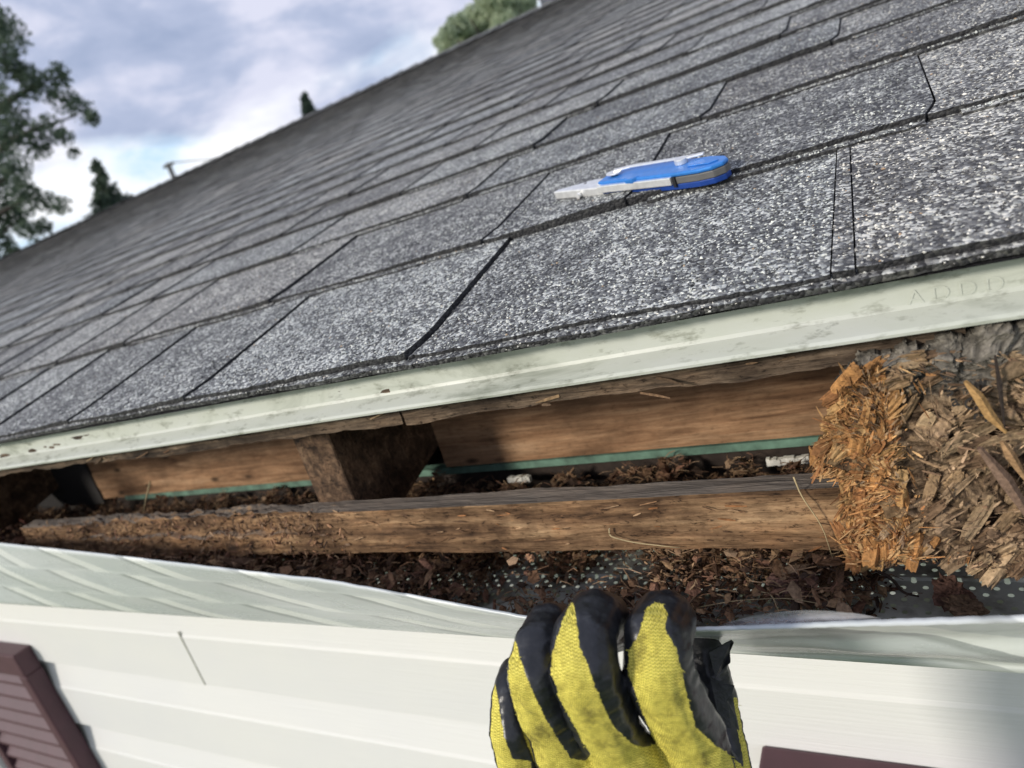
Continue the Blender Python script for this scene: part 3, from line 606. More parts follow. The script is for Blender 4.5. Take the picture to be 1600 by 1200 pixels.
def blocks(n):                                 # broken lumps: fibrous blocks with jagged ends, half sunk in the mass
    V = []; Fs = []; Cs = []; A_, B_, C_ = 13, 6, 5; m = A_*B_*C_
    gi = np.stack(np.meshgrid(np.linspace(-1, 1, A_), np.linspace(-1, 1, B_), np.linspace(-1, 1, C_), indexing='ij'), -1).reshape(-1, 3)
    idx = lambda i, j, k: (i*B_+j)*C_+k; qf_ = []
    for i in range(A_-1):
        for j in range(B_-1): qf_ += [(idx(i, j, 0), idx(i, j+1, 0), idx(i+1, j+1, 0), idx(i+1, j, 0)), (idx(i, j, C_-1), idx(i+1, j, C_-1), idx(i+1, j+1, C_-1), idx(i, j+1, C_-1))]
        for k in range(C_-1): qf_ += [(idx(i, 0, k), idx(i+1, 0, k), idx(i+1, 0, k+1), idx(i, 0, k+1)), (idx(i, B_-1, k), idx(i, B_-1, k+1), idx(i+1, B_-1, k+1), idx(i+1, B_-1, k))]
    for j in range(B_-1):
        for k in range(C_-1): qf_ += [(idx(0, j, k), idx(0, j, k+1), idx(0, j+1, k+1), idx(0, j+1, k)), (idx(A_-1, j, k), idx(A_-1, j+1, k), idx(A_-1, j+1, k+1), idx(A_-1, j, k+1))]
    for b in range(n):
        p = np.array(pm(b)); or_ = p[0] < -0.008+rnd.uniform(-.018, .018); L = rnd.uniform(0.003, 0.0085)*(1 if or_ else 1.5); W2 = rnd.uniform(0.0014, 0.0034); H2 = rnd.uniform(0.0010, 0.0024)
        q = gi*np.array([L, W2, H2]); fb = fbm(np.stack([q[:, 0]*60+b*7.1, q[:, 1]*1500, q[:, 2]*900], -1), 5, 3); jg = fbm(np.stack([q[:, 0]*0+b, q[:, 1]*1300, q[:, 2]*1300], -1), 6, 3)-0.5
        taper = 1-0.35*np.abs(gi[:, 0])**2*rnd.random(); q[:, 1] *= taper; q[:, 2] *= taper; q[:, 0] += jg*L*1.1*np.abs(gi[:, 0])**3; q[:, 1] += (fb-0.5)*W2*0.7; q[:, 2] += (fb-0.5)*H2*1.1
        a = (fbm([[p[0]*45, p[2]*45, 2]], 91, 2)[0]-0.5)*(2.6 if or_ else 1.6)+rnd.uniform(-0.5, 0.5)*(0.7 if or_ else 0.4)+(0.9 if or_ else 0.55)
        M3 = Matrix.Rotation(-a, 3, 'Y') @ Matrix.Rotation(rnd.uniform(-.5, .5), 3, 'Z') @ Matrix.Rotation(math.radians(90)+rnd.uniform(-.7, .7), 3, 'X'); w_ = q @ np.array(M3).T + p+np.array([0, 0.0032 if or_ else 0.0052, 0])
        c0 = np.array(pick(ORG if or_ else GRY, 0.3)); n0 = len(V); V += [tuple(x) for x in w_]; Fs += [tuple(n0+i for i in f) for f in qf_]; Cs += [tuple(c0*k) for k in (0.35+1.25*fb)]
    return V, Fs, Cs
b_ = blocks(340)
sv = a_[0]+b_[0]; sf = a_[1]+[tuple(len(a_[0])+i for i in f) for f in b_[1]]; scl = a_[2]+b_[2]
nv = 2*nV
rot_o = mesh('rotted_sheathing', np.vstack([VM, back, np.array([tuple(v) for v in sv])]), FT+[tuple(nv+i for i in f) for f in sf], MAT['chip'], house, attr={'col': np.vstack([CM, np.array(scl)])})
rot_o['label'] = 'crushed orange and grey rotten wood at the right of the opening'
# stamped ink marks and loose slivers on it
for ch, x, y, s_, rz_ in (('8', 1484, 597, 0.0085, 20), ('S', 1487, 617, 0.0075, 35), ('U', 1530, 612, 0.0075, 10), ('a', 1494, 634, 0.0075, 10), ('C', 1520, 640, 0.008, 5), ('H', 1531, 658, 0.0085, -15)):
    p = at(x, y, 1, YM-0.0065)
    text(ch, s_, 'ink_mark', MAT['ink'], rot_o, Matrix.Translation(p) @ Matrix.Rotation(math.radians(90), 4, 'X') @ Matrix.Rotation(math.radians(rz_), 4, 'Z'), 0.0004)
def sliver(pts, w_, c, name='wood_sliver', parent=None, y=YM-0.012):
    g = G(); g.tube([at(a, b, 1, y) for a, b in pts], [w_*k for k in ([0.4]+[1]*(len(pts)-2)+[0.3])], 5, c); return g.out(name, MAT['chip'], parent)
sliver([(1508, 596), (1528, 620), (1545, 648), (1572, 676)], 0.0022, (0.42, 0.25, 0.10), parent=rot_o)
sliver([(1565, 690), (1578, 712), (1610, 760)], 0.0022, (0.33, 0.20, 0.10), parent=rot_o)
sliver([(1530, 700), (1570, 750), (1630, 840)], 0.003, (0.20, 0.13, 0.09), parent=rot_o)
sliver([(1555, 555), (1562, 600), (1570, 672)], 0.0010, (0.04, 0.03, 0.025), parent=rot_o)
# splinters along the deck edge and the beam, members of those boards
def edge_sh(n, x0, x1, y, z0, z1, pal, name, parent, Lm, wm, along=True):
    v, f, c = shards(n, lambda i: (rnd.uniform(x0, x1), y+rnd.uniform(-0.001, 0.003), rnd.uniform(z0, z1)), lambda p: (rnd.choice([-1, 1]), rnd.uniform(-.25, .1), rnd.uniform(-.35, .25)) if along else (rnd.uniform(-1, 1), rnd.uniform(-.8, .1), rnd.uniform(-1, 1)),
                     lambda: Lm*rnd.uniform(0.3, 1.3), lambda: wm*rnd.uniform(0.4, 1.3), lambda p: pick(pal))
    return mesh(name, [tuple(q) for q in v], f, MAT['chip'], parent, attr={'col': np.array(c)})
edge_sh(22, -0.75, 0.0, 0.0110, -0.043, -0.034, GRY+BRN[:2], 'splinters', house, 0.018, 0.0016)['kind'] = 'stuff'
edge_sh(110, -0.42, -0.03, 0.0142, -0.140, -0.108, [(0.30, 0.17, 0.085), (0.20, 0.11, 0.055), (0.10, 0.055, 0.03), (0.42, 0.27, 0.15), (0.33, 0.15, 0.06)], 'splinters', beam, 0.009, 0.0009)['kind'] = 'stuff'
edge_sh(900, -0.86, -0.38, 0.0145, -0.145, -0.104, BRN+[(0.28, 0.16, 0.09), (0.36, 0.2, 0.11)], 'rotted_fibres', beam, 0.005, 0.0016, False)['kind'] = 'stuff'

# ---- debris on the soffit
def crumbs(name, n, pf, size, pal, label, cat, kind='stuff', flat=0.6, pw=4.0):
    V = []; Fs = []; Cs = []
    b = [(1,0,0),(0.3,0.95,0),(-0.8,0.6,0),(-0.8,-0.6,0),(0.3,-0.95,0),(0,0,1),(0,0,-1)]
    fb = [(0,1,5),(1,2,5),(2,3,5),(3,4,5),(4,0,5),(1,0,6),(2,1,6),(3,2,6),(4,3,6),(0,4,6)]
    for i in range(n):
        p = pf(i); s = size*(0.25+rnd.random()**pw*1.1); E = Matrix.Rotation(rnd.uniform(0, 6.3), 3, 'Z') @ Matrix.Rotation(rnd.uniform(-0.9, 0.9), 3, 'X') @ Matrix.Rotation(rnd.uniform(-0.9, 0.9), 3, 'Y')
        sx, sy, sz_ = s*rnd.uniform(0.6, 1.9), s*rnd.uniform(0.4, 1), s*rnd.uniform(0.12, flat); q = len(V)
        V += [tuple(Vector(p)+E @ Vector((a*sx*rnd.uniform(.7, 1.2), c*sy*rnd.uniform(.7, 1.2), d*sz_))) for a, c, d in b]; Fs += [tuple(q+k for k in f) for f in fb]; Cs += [pick(pal)]*7
    for i in range(n//2):                      # loose fibres through the pile
        p = Vector(pf(i))+Vector((0, 0, 0.001)); a = rnd.uniform(0, 6.28); L = size*rnd.uniform(0.8, 3.5); d = Vector((math.cos(a), math.sin(a)*0.7, rnd.uniform(-.25, .5)))*L; sd_ = Vector((-math.sin(a), math.cos(a), 0))*rnd.uniform(0.00018, 0.0006); bd = Vector((rnd.uniform(-1, 1), rnd.uniform(-1, 1), rnd.uniform(0, 1)))*L*0.15
        q = len(V); up = Vector((0, 0, 0.0004)); V += [tuple(x) for x in (p-sd_, p+sd_, p+d/2+bd+sd_, p+d+sd_*0.4, p+d-sd_*0.4, p+d/2+bd-sd_, p+up, p+d/2+bd+up, p+d+up)]
        Fs += [tuple(q+k for k in f) for f in ((0, 6, 7, 5), (6, 1, 2, 7), (5, 7, 8, 4), (7, 2, 3, 8), (1, 0, 5, 2), (2, 5, 4, 3))]; Cs += [pick(pal+[(0.32, 0.22, 0.13)])]*9
    o = mesh(name, V, Fs, MAT['crumb'], attr={'col': np.array(Cs)}); meta(o, label, cat, kind=kind); return o
def cover(x, y):                               # how deep the litter lies
    d = fbm([[x*22, y*30, 0.3]], 101, 3)[0]
    front = 1.0 if y < 0.055 else 0.6
    if x > -0.045 and y > 0.004: d -= 0.33 if y < 0.075 else 0.0
    if -0.215 < x < -0.165 and 0.03 < y < 0.09: d -= 0.3
    if -0.36 < x < -0.30 and 0.035 < y < 0.09: d -= 0.10
    if x < -0.37: d += 0.12
    if -0.155 < x < -0.045: d += 0.14
    return max(0.0, d-0.365)*front
def pl(i):
    for _ in range(40):
        x = rnd.uniform(-1.15, 0.055); y = rnd.uniform(0.004, YB-0.004); c = cover(x, y)
        if rnd.random() < c*7+0.02: return (x, y, SZ+0.001+rnd.random()*min(0.05, c*0.16))
    return (x, y, SZ+0.001)
crumbs('wood_debris', 24000, pl, 0.0044, BRN+[(0.20, 0.11, 0.06), (0.28, 0.16, 0.09)], 'brown rotten wood crumbs and leaf litter lying on the soffit', 'debris')
# litter piled behind the beam up to the green strip
def heap(i):
    k = rnd.random()**1.7; x = rnd.uniform(-1.25, -0.03); k = max(k, 0.25) if (-0.102 < x < -0.06 or -0.314 < x < -0.268) else k; return (x, YB-0.002-0.10*k, -0.190+(0.037-0.016*k)*rnd.random()**0.35+0.0055*math.sin(x*60)+0.005*math.sin(x*143))
crumbs('leaf_litter', 12000, heap, 0.0040, BRN, 'dark brown leaf litter heaped behind the long beam', 'debris', flat=0.35)
crumbs('wood_crumbs', 500, lambda i: (rnd.uniform(-1.02, -0.80), rnd.uniform(0.004, 0.05), -0.150+rnd.random()*0.035-0.02*rnd.random()), 0.007, BRN+[(0.28, 0.11, 0.08)], 'reddish brown crumbs piled at the far left end of the opening', 'debris', flat=0.8)
crumbs('rotten_stub', 320, lambda i: (-0.955+rnd.uniform(-0.06, 0.012)+0.01*math.sin(i), rnd.uniform(0.004, 0.03), rnd.uniform(-0.16, -0.035)), 0.008, BRN+[(0.30, 0.16, 0.12), (0.36, 0.24, 0.19)], 'crumbling reddish wood standing at the left edge of the opening', 'wood', flat=0.9)
crumbs('wood_crumbs', 900, lambda i: (-0.80+0.30*rnd.random(), rnd.uniform(0.003, 0.018), -0.162+0.024*rnd.random()*(0.5+0.5*math.sin(i*0.7))), 0.0055, BRN+[(0.32, 0.15, 0.10), (0.38, 0.25, 0.16)], 'reddish crumbs under the rotted left half of the long beam', 'debris', flat=0.7)
# individual pieces
def chunk(name, px, py, y, sx, sz, c, label, seed, cat='wood chunk'):
    p = at(px, py, 1, y); bm = bmesh.new(); bmesh.ops.create_icosphere(bm, subdivisions=4, radius=1)
    A = np.array([v.co[:] for v in bm.verts]); n = fbm(A*np.array([3, 1.2, 3])+seed, seed, 4)-0.5; n2 = fbm(A*np.array([9, 3, 12])+seed, seed, 3)-0.5; B = A*(1+n*1.3+n2*0.7)[:, None]*np.array([sx, sx*0.6, sz])
    for v, b in zip(bm.verts, B): v.co = b
    me = bpy.data.meshes.new(name); bm.to_mesh(me); bm.free(); me.materials.append(MAT['chip'])
    cl = np.outer(0.5+1.4*(n2+0.35), c); a = me.attributes.new('col', 'FLOAT_COLOR', 'POINT'); a.data.foreach_set('color', np.column_stack([np.clip(cl, 0, 1), np.ones(len(cl))]).ravel())
    o = bpy.data.objects.new(name, me); COL.objects.link(o); o.location = p; o.rotation_euler = (0, 0.4*(seed % 3-1), 0); meta(o, label, cat); return o
chunk('wood_chunk', 1485, 928, 0.02, 0.0075, 0.0095, (0.14, 0.075, 0.055), 'dark reddish wood chunk standing on the dotted soffit at the right', 3)
chunk('wood_chunk', 1510, 948, 0.012, 0.008, 0.0045, (0.16, 0.10, 0.06), 'low brown wood crumb beside the trim right of centre', 5)
chunk('insulation_tuft', 1238, 912, 0.03, 0.011, 0.011, (0.26, 0.15, 0.12), 'matted pinkish brown tuft in the litter right of the glove', 8, 'tuft')
chunk('wood_crumb', 828, 872, 0.012, 0.003, 0.0025, (0.45, 0.26, 0.15), 'small pale wood crumb hanging under the beam above the glove', 2, 'wood crumb')
def stem(pts, r, mat, name, label, cat, y=None):
    g = G(); P = [at(a, b, 1, y if y is not None else c) for a, b, c in [(p+(0,))[:3] for p in pts]]
    # smooth the run
    Q = []
    for i in range(len(P)-1):
        for k in range(4): Q.append(P[i]+(P[i+1]-P[i])*k/4)
    Q.append(P[-1]); Q = [Q[0]]+[(Q[i-1]+Q[i]+Q[i+1])/3 for i in range(1, len(Q)-1)]+[Q[-1]]
    g.tube(Q, [r*(1-0.6*i/len(Q)) for i in range(len(Q))], 5); o = g.out(name, mat, None, True); meta(o, label, cat); return o
MAT['twig'] = plain('dark_twig', (0.05, 0.03, 0.02), 0.8, sc_=200, var=0.4)
stem([(1366, 888, 0.03), (1395, 905, 0.03), (1410, 926, 0.03), (1436, 932, 0.028)], 0.0012, MAT['twig'], 'twig', 'dark bent twig lying on the dotted soffit right of the tuft', 'twig')
stem([(950, 925, 0.035), (985, 905, 0.035), (1040, 884, 0.036)], 0.0011, MAT['twig'], 'twig', 'dark twig just above the middle gloved fingertips', 'twig')
stem([(1240, 745, 0.012), (1252, 775, 0.0105), (1285, 822, 0.0095), (1301, 872, 0.010)], 0.0005, MAT['straw'], 'grass_stem', 'dry grass stem hanging over the beam near the orange rot', 'grass stem')
stem([(952, 826, 0.012), (952, 838, 0.011), (990, 848, 0.011), (1062, 856, 0.0115)], 0.0006, MAT['straw'], 'grass_stem', 'pale stem lying along the beam face above the glove', 'grass stem')
stem([(1190, 925, 0.012), (1205, 928, 0.008), (1218, 958, 0.004)], 0.0004, MAT['straw'], 'grass_stem', 'curved pale stem arching over the film bump', 'grass stem')
stem([(1085, 950, 0.01), (1150, 938, 0.01), (1230, 934, 0.012), (1290, 945, 0.008)], 0.00035, MAT['straw'], 'grass_stem', 'long thin stem lying in the litter right of the glove', 'grass stem')
stem([(235, 752, 0.10), (228, 780, 0.09), (224, 800, 0.08)], 0.0010, MAT['straw'], 'grass_stem', 'thin stem standing in the dark left bay', 'grass stem')
stem([(690, 915, 0.02), (712, 893, 0.025)], 0.0006, MAT['straw'], 'grass_stem', 'short straight stem in the dark litter left of the glove', 'grass stem')

# ---- the fascia trim being pulled open
W_ = 0.093
tops = [(-260, 815), (-60, 843), (0, 850), (150, 866), (300, 884), (450, 902), (505, 907), (530, 912), (650, 934), (760, 955), (820, 966), (900, 976), (1000, 982), (1090, 985), (1200, 981), (1330, 975), (1450, 971), (1600, 967), (1800, 962), (2200, 950)]
tx = [t[0] for t in tops]; ty = [t[1] for t in tops]
def bot(x): return at(x, 942+0.0675*x, 1, 0.0)
def top(x, y, B, guess):
    best = None
    for Y in np.arange(0.004, -0.13, -0.0005):
        T = at(x, y, 1, Y); e = abs(np.linalg.norm((T-B)[1:])-W_)
        if best is None or e < best[0]: best = (e, T)
    return best[1]
cols = np.r_[np.linspace(-260, 2200, 190)]; raw = []
for x in cols:
    B = bot(x); y = np.interp(x, tx, ty); raw.append((B, top(x, y, B, 0)))
Bs = np.array([r[0] for r in raw]); Ts = np.array([r[1] for r in raw])
ker = np.ones(5)/5; sm = lambda a: np.convolve(np.pad(a, 2, mode='edge'), ker, 'valid')
Ts[:, 1] = sm(Ts[:, 1]); 
nr = 22; TV = []
for i in range(len(cols)):
    B, T = Bs[i], Ts[i]; d = T-B; nrm = np.cross(np.array([1, 0, 0]), d); nrm /= np.linalg.norm(nrm)+1e-9   # toward the outside/up
    kx = np.clip((cols[i]-1080)/350, 0, 1); kl = np.clip((850-cols[i])/500, 0, 1)
    for j in range(nr):
        t = j/(nr-1); off = 0.0022*kx*(math.sin(t*9.5+0.5)) + 0.0010*kx*math.sin(t*21+1)
        off += 0.0011*kl*math.sin(t*7+cols[i]*0.012)*(1-t)*t*3 + 0.0009*math.sin(cols[i]*0.03+t*4)*t*(1-t)*2
        TV.append(B+d*t-nrm*off)
    TV.append(T+np.array([0, 0.0012, 0.0006])); TV.append(T+np.array([0, 0.0022, -0.0012]))
m_ = nr+2; lipv = []
TV = np.array(TV).reshape(len(cols), m_, 3)
lip = np.stack([Bs+np.array([0, 0.055, 0.0004])-np.array([0, 0, 0.0025]), Bs+np.array([0, 0.0012, -0.0016])], 1)
TV = np.concatenate([lip, TV], 1)
trim = mesh('fascia_trim', TV.reshape(-1, 3), grid(len(cols), m_+2), MAT['trim'], None, True)
md = trim.modifiers.new('thickness', 'SOLIDIFY'); md.thickness = 0.0005; md.offset = 0
meta(trim, 'loose glossy grey-white metal fascia trim bent outward by the gloved hand', 'fascia trim')
# clear film curling up off the trim
fx = np.linspace(1110, 1400, 40); fv = []
for x in fx:
    y = np.interp(x, tx, ty); k = (x-1110)/290; bump_ = 26*math.sin(math.pi*min(1, k**0.9))**0.8*(1 if k < 0.75 else 1.05) if 0 < k < 1 else 0
    i = int(np.argmin(abs(cols-x))); Yt = Ts[i][1]
    for j in range(7): fv.append(at(x, y+1-bump_*j/6, 1, Yt+0.004*math.sin(j/6*2.4)))
film = mesh('protective_film', np.array(fv), grid(40, 7), MAT['film'], trim, True); film['label'] = 'clear plastic film lifting off the trim edge'

# ------------------------------------------------------------------ utility knife
kn = empty('utility_knife', (0, 0, 0), 'blue and silver folding utility knife lying on the shingles', 'knife')
A = np.array([-0.2272, 0.2125]); Bk = np.array([-0.0800, 0.1420]); du = (Bk-A); KL = np.linalg.norm(du); du /= KL; dv = np.array([-du[1], du[0]]); KH = 0.0045
def K(u, v, h):
    v = v*0.80; h = h*0.84                                # knife frame to world
    u *= 0.93; X = A[0]+du[0]*u+dv[0]*v; S_ = A[1]+du[1]*u+dv[1]*v; return roofpt(X, S_, KH+h)
def prism(name, pts, h0, h1, mat, bev=0.0008, parent=kn):
    n = len(pts); v = [K(a, b, h0) for a, b in pts]+[K(a, b, h1) for a, b in pts]
    f = [tuple(range(n))[::-1], tuple(range(n, 2*n))]+[(i, (i+1) % n, n+(i+1) % n, n+i) for i in range(n)]
    o = mesh(name, v, f, mat, parent)
    return bevel(o, bev, 2, 25) if bev else o
hand_out = [(0.055, 0.0005), (0.10, -0.0005), (0.132, -0.001), (0.150, 0.0005), (0.160, 0.004), (0.1655, 0.011), (0.1655, 0.018), (0.160, 0.024), (0.148, 0.0275), (0.10, 0.0285), (0.055, 0.0275)]
def inset(p, k): c = (0.105, 0.0135); return [(a+(c[0]-a)*k*0.35, b+(c[1]-b)*k) for a, b in p]
prism('lower_shell', inset(hand_out, 0.03), 0.0, 0.0048, MAT['darkblue'])
prism('liner', inset(hand_out, 0.0), 0.0050, 0.0104, MAT['grip'], 0.0005)
prism('side_plate', [(0.056, -0.0026), (0.128, -0.0032), (0.128, 0.004), (0.056, 0.004)], 0.0050, 0.0112, MAT['steel'], 0.0006)
prism('upper_shell', inset(hand_out, 0.02), 0.0106, 0.0140, MAT['blue'], 0.0012)
prism('thumb_notch', [(0.086, -0.0028), (0.094, -0.0032), (0.098, 0.003), (0.088, 0.003)], 0.0102, 0.0146, MAT['blue'], 0.0008)
prism('joint_gap', [(0.1292, -0.0026), (0.1315, -0.0026), (0.1315, 0.005), (0.1292, 0.005)], 0.003, 0.0112, MAT['blackm'], 0.0)
prism('raised_panel', [(0.138, 0.008), (0.155, 0.009), (0.160, 0.014), (0.155, 0.019), (0.138, 0.0215), (0.133, 0.015)], 0.01405, 0.0149, MAT['blue'], 0.0004)
prism('blade_holder', [(0.0, 0.0025), (0.054, 0.0), (0.0535, 0.0235), (0.036, 0.0225), (0.015, 0.013), (0.002, 0.0075)], 0.0018, 0.0095, MAT['steel'], 0.0010)
prism('collar', [(0.0535, 0.0008), (0.0585, 0.0008), (0.0585, 0.026), (0.0535, 0.026)], 0.0012, 0.0122, MAT['steel'], 0.0008)
g = G(); g.tube([K(0.032, 0.0002, 0.0045), K(0.032, -0.0030, 0.0045)], 0.0021, 10); g.out('locking_screw', MAT['steel'], kn, False)
# belt clip: paddle, wire, pivot disc, end tab
def disc(u, v, h, r, t, name, mat, rx=1.0):
    g = G(); n = 20; g.add([K(u+rx*r*math.cos(2*math.pi*k/n), v+r*math.sin(2*math.pi*k/n), h+dh) for dh in (0, t) for k in range(n)], [tuple(range(n))[::-1], tuple(range(n, 2*n))]+[(i, (i+1) % n, n+(i+1) % n, n+i) for i in range(n)])
    return bevel(g.out(name, mat, kn), 0.0004, 2, 60)
disc(0.0655, 0.0125, 0.0155, 0.0052, 0.0014, 'clip_paddle', MAT['steel'], 1.4); disc(0.0655, 0.0125, 0.0140, 0.0030, 0.0015, 'clip_rivet', MAT['blackm'])
prism('belt_clip', [(0.066, 0.0115), (0.080, 0.017), (0.128, 0.0195), (0.128, 0.0235), (0.078, 0.0215), (0.064, 0.017)], 0.0168, 0.0182, MAT['steel'], 0.0004)
disc(0.1265, 0.0185, 0.0141, 0.0050, 0.0043, 'pivot_disc', MAT['steel']); prism('end_tab', [(0.1285, 0.018), (0.143, 0.0235), (0.142, 0.0275), (0.127, 0.023)], 0.0165, 0.0180, MAT['steel'], 0.0004)
disc(0.030, 0.0140, 0.0094, 0.0012, 0.0004, 'blade_rivet', MAT['blackm'])

# ------------------------------------------------------------------ the gloved hand
# finger runs: (picture x, picture y, distance, radius in metres)
fingers = dict(
    index=[(1098, 1230, .288, .0148), (1078, 1150, .280, .0135), (1048, 1095, .270, .0134), (1029, 1050, .264, .0134), (1026, 1000, .268, .0125), (1040, 968, .280, .0118), (1042, 968, .296, .0112), (1046, 985, .312, .0100)],
    middle=[(1010, 1230, .286, .0148), (962, 1160, .278, .0130), (932, 1100, .268, .0132), (914, 1050, .262, .0132), (912, 1000, .267, .0121), (930, 966, .280, .0108), (944, 966, .296, .0104), (958, 985, .312, .0095)],
    ring=[(930, 1250, .292, .0140), (880, 1170, .284, .0120), (850, 1110, .275, .0105), (833, 1055, .270, .0100), (838, 1010, .276, .0092), (856, 977, .290, .0088), (868, 976, .305, .0086), (880, 995, .318, .0080)],
    pinky=[(870, 1290, .300, .0125), (815, 1200, .292, .0100), (799, 1140, .288, .0092), (798, 1095, .292, .0084), (806, 1060, .302, .0080), (822, 1040, .314, .0075)],
    thumb=[(1130, 1300, .305, .0165), (1130, 1200, .312, .0120), (1122, 1130, .322, .0105), (1112, 1070, .330, .0100), (1100, 1025, .336, .0096), (1080, 1004, .342, .0085)])
palm = [(1000, 1270, .292, .026), (940, 1290, .296, .024), (1065, 1270, .292, .026), (1120, 1300, .296, .024), (880, 1320, .304, .018), (1000, 1380, .298, .030), (930, 1400, .302, .026), (1080, 1400, .300, .028), (1000, 1520, .300, .030), (1000, 1640, .298, .031)]
def blobs():                                   # chain of spheres along each run, remeshed to one skin
    bm = bmesh.new()
    def sph(c, r):
        bmesh.ops.create_icosphere(bm, subdivisions=2, radius=r, matrix=Matrix.Translation(c))
    for nm, pts in fingers.items():
        for (a, b) in zip(pts[:-1], pts[1:]):
            A_, B_ = atd(*a[:3]), atd(*b[:3]); L = np.linalg.norm(B_-A_); n = max(2, int(L/0.0016))
            for i in range(n+1):
                t = i/n; sph(A_+(B_-A_)*t, a[3]+(b[3]-a[3])*t)
    P = [(atd(*p[:3]), p[3]) for p in palm]
    roots = [(atd(*f[0][:3]), f[0][3]) for f in fingers.values()]
    links = [(0, 1), (0, 2), (2, 3), (1, 4), (0, 5), (1, 6), (2, 7), (5, 6), (5, 7), (3, 7), (4, 6), (5, 8), (6, 8), (7, 8), (8, 9)]
    for a, b in links:
        for i in range(9):
            t = i/8; sph(P[a][0]+(P[b][0]-P[a][0])*t, P[a][1]+(P[b][1]-P[a][1])*t)
    for a, b in ((atd(1012, 1200, .290), atd(985, 1290, .292)), (atd(908, 1215, .292), atd(935, 1290, .294))):
        for i in range(6): sph(a+(b-a)*i/5, 0.0105+0.001*i)
    for (c, r), tgt in zip(roots, (2, 0, 1, 4, 3)):
        for i in range(8):
            t = i/7; sph(c+(P[tgt][0]-c)*t, r+(P[tgt][1]-r)*t*0.6)
    me = bpy.data.meshes.new('work_glove'); bm.to_mesh(me); bm.free(); return me
tmp = bpy.data.objects.new('tmp', blobs()); COL.objects.link(tmp)
md = tmp.modifiers.new('r', 'REMESH'); md.mode = 'VOXEL'; md.voxel_size = 0.0009
md = tmp.modifiers.new('s', 'SMOOTH'); md.factor = 0.5; md.iterations = 6
dg = bpy.context.evaluated_depsgraph_get(); gm = bpy.data.meshes.new_from_object(tmp.evaluated_get(dg)); bpy.data.objects.remove(tmp)
nvv = len(gm.vertices); GV = np.zeros(nvv*3); gm.vertices.foreach_get('co', GV); GV = GV.reshape(-1, 3); GN = np.zeros(nvv*3); gm.vertices.foreach_get('normal', GN); GN = GN.reshape(-1, 3)
# wrinkles at the joints
hA = GV@(atd(940, 950, .28)-atd(1020, 1200, .285)); hA /= np.linalg.norm(atd(940, 950, .28)-atd(1020, 1200, .285))
GV += GN*((fbm(GV*60, 3, 3)-0.5)*0.0024+(fbm(np.stack([GV[:, 0]*60, hA*260, GV[:, 2]*40], -1), 8, 3)-0.5)*0.0016)[:, None]
ux, uy = proj(GV); UV = np.stack([ux, uy], -1)
yel = [  # knit back of the glove, the rest is dipped in black rubber
    [(1029, 941), (1041, 960), (1036, 985), (1052, 1010), (1062, 1050), (1072, 1095), (1084, 1135), (1110, 1160), (1135, 1180), (1160, 1200), (1172, 1260), (1180, 1400), (800, 1400), (768, 1290), (845, 1215), (828, 1168), (808, 1115), (798, 1060), (799, 1015), (806, 1004), (812, 1030), (826, 1070), (848, 1118), (872, 1160), (890, 1186), (915, 1190), (926, 1178), (905, 1140), (880, 1095), (864, 1045), (870, 1010), (884, 965), (895, 945), (900, 975), (904, 1010), (920, 1050), (938, 1100), (958, 1138), (985, 1162), (1002, 1170), (1026, 1165), (1016, 1130), (998, 1088), (984, 1045), (986, 1020), (1004, 985), (1012, 955)],
    [(774, 1072), (766, 1085), (760, 1120), (762, 1170), (768, 1210), (780, 1290), (830, 1290), (826, 1190), (800, 1186), (786, 1150), (780, 1110)],
    [(1146, 1092), (1170, 1150), (1192, 1210), (1230, 1400), (1165, 1400), (1162, 1190), (1155, 1150)]]
sdv = np.full(nvv, -1e9)
for p in yel: sdv = np.maximum(sdv, sdist(UV, np.array(p, float)))
view = CAM-GV; view /= np.linalg.norm(view, axis=1)[:, None]; fac = (GN*view).sum(1)
sdv = np.where(fac > -0.05, sdv, -60)
# smooth the mask into a coat thickness
coat = np.clip(0.5-sdv/10, 0, 1)
GV += GN*(coat*0.0008+coat*(fbm(GV*220, 9, 3)-0.5)*0.0006)[:, None]
gm.vertices.foreach_set('co', GV.ravel()); a = gm.attributes.new('coat', 'FLOAT', 'POINT'); a.data.foreach_set('value', np.clip(sdv, -40, 40)/40)
# knit coordinates: across and along the hand
hx = atd(1100, 1100, .28)-atd(900, 1100, .28); hx /= np.linalg.norm(hx); hy = atd(940, 950, .28)-atd(1020, 1200, .285); hy -= hx*(hx@hy); hy /= np.linalg.norm(hy)
a = gm.attributes.new('knit', 'FLOAT_VECTOR', 'POINT'); a.data.foreach_set('vector', np.stack([(GV-CAM)@hx, (GV-CAM)@hy, (GV-CAM)@np.cross(hx, hy)], -1).ravel())
gm.polygons.foreach_set('use_smooth', [True]*len(gm.polygons))
q = M('glove', 0.8); mk = q.attr('coat').outputs['Fac']; kc = q.attr('knit').outputs['Vector']; sp = q.n('ShaderNodeSeparateXYZ'); q.put(sp.inputs[0], kc)
wob = q.noise(kc, 60, 3); fr = q.noise(kc, 900, 4, 0.7); fr2 = q.noise(kc, 220, 3, 0.6)
mm = q.math('ADD', mk, q.math('MULTIPLY', q.math('SUBTRACT', q.math('ADD', q.math('MULTIPLY', fr, 0.6), q.math('MULTIPLY', fr2, 0.6)), 0.6), 0.26))
isy = q.math('GREATER_THAN', mm, -0.05)
cu = q.math('ADD', q.math('MULTIPLY', sp.outputs[0], 1/0.00145), q.math('MULTIPLY', wob, 2.0)); cv = q.math('ADD', q.math('MULTIPLY', sp.outputs[1], 1/0.00105), q.math('MULTIPLY', wob, 1.5))
fu = q.math('SUBTRACT', q.math('FRACT', q.math('ADD', cu, 200)), 0.5); au = q.math('ABSOLUTE', fu)
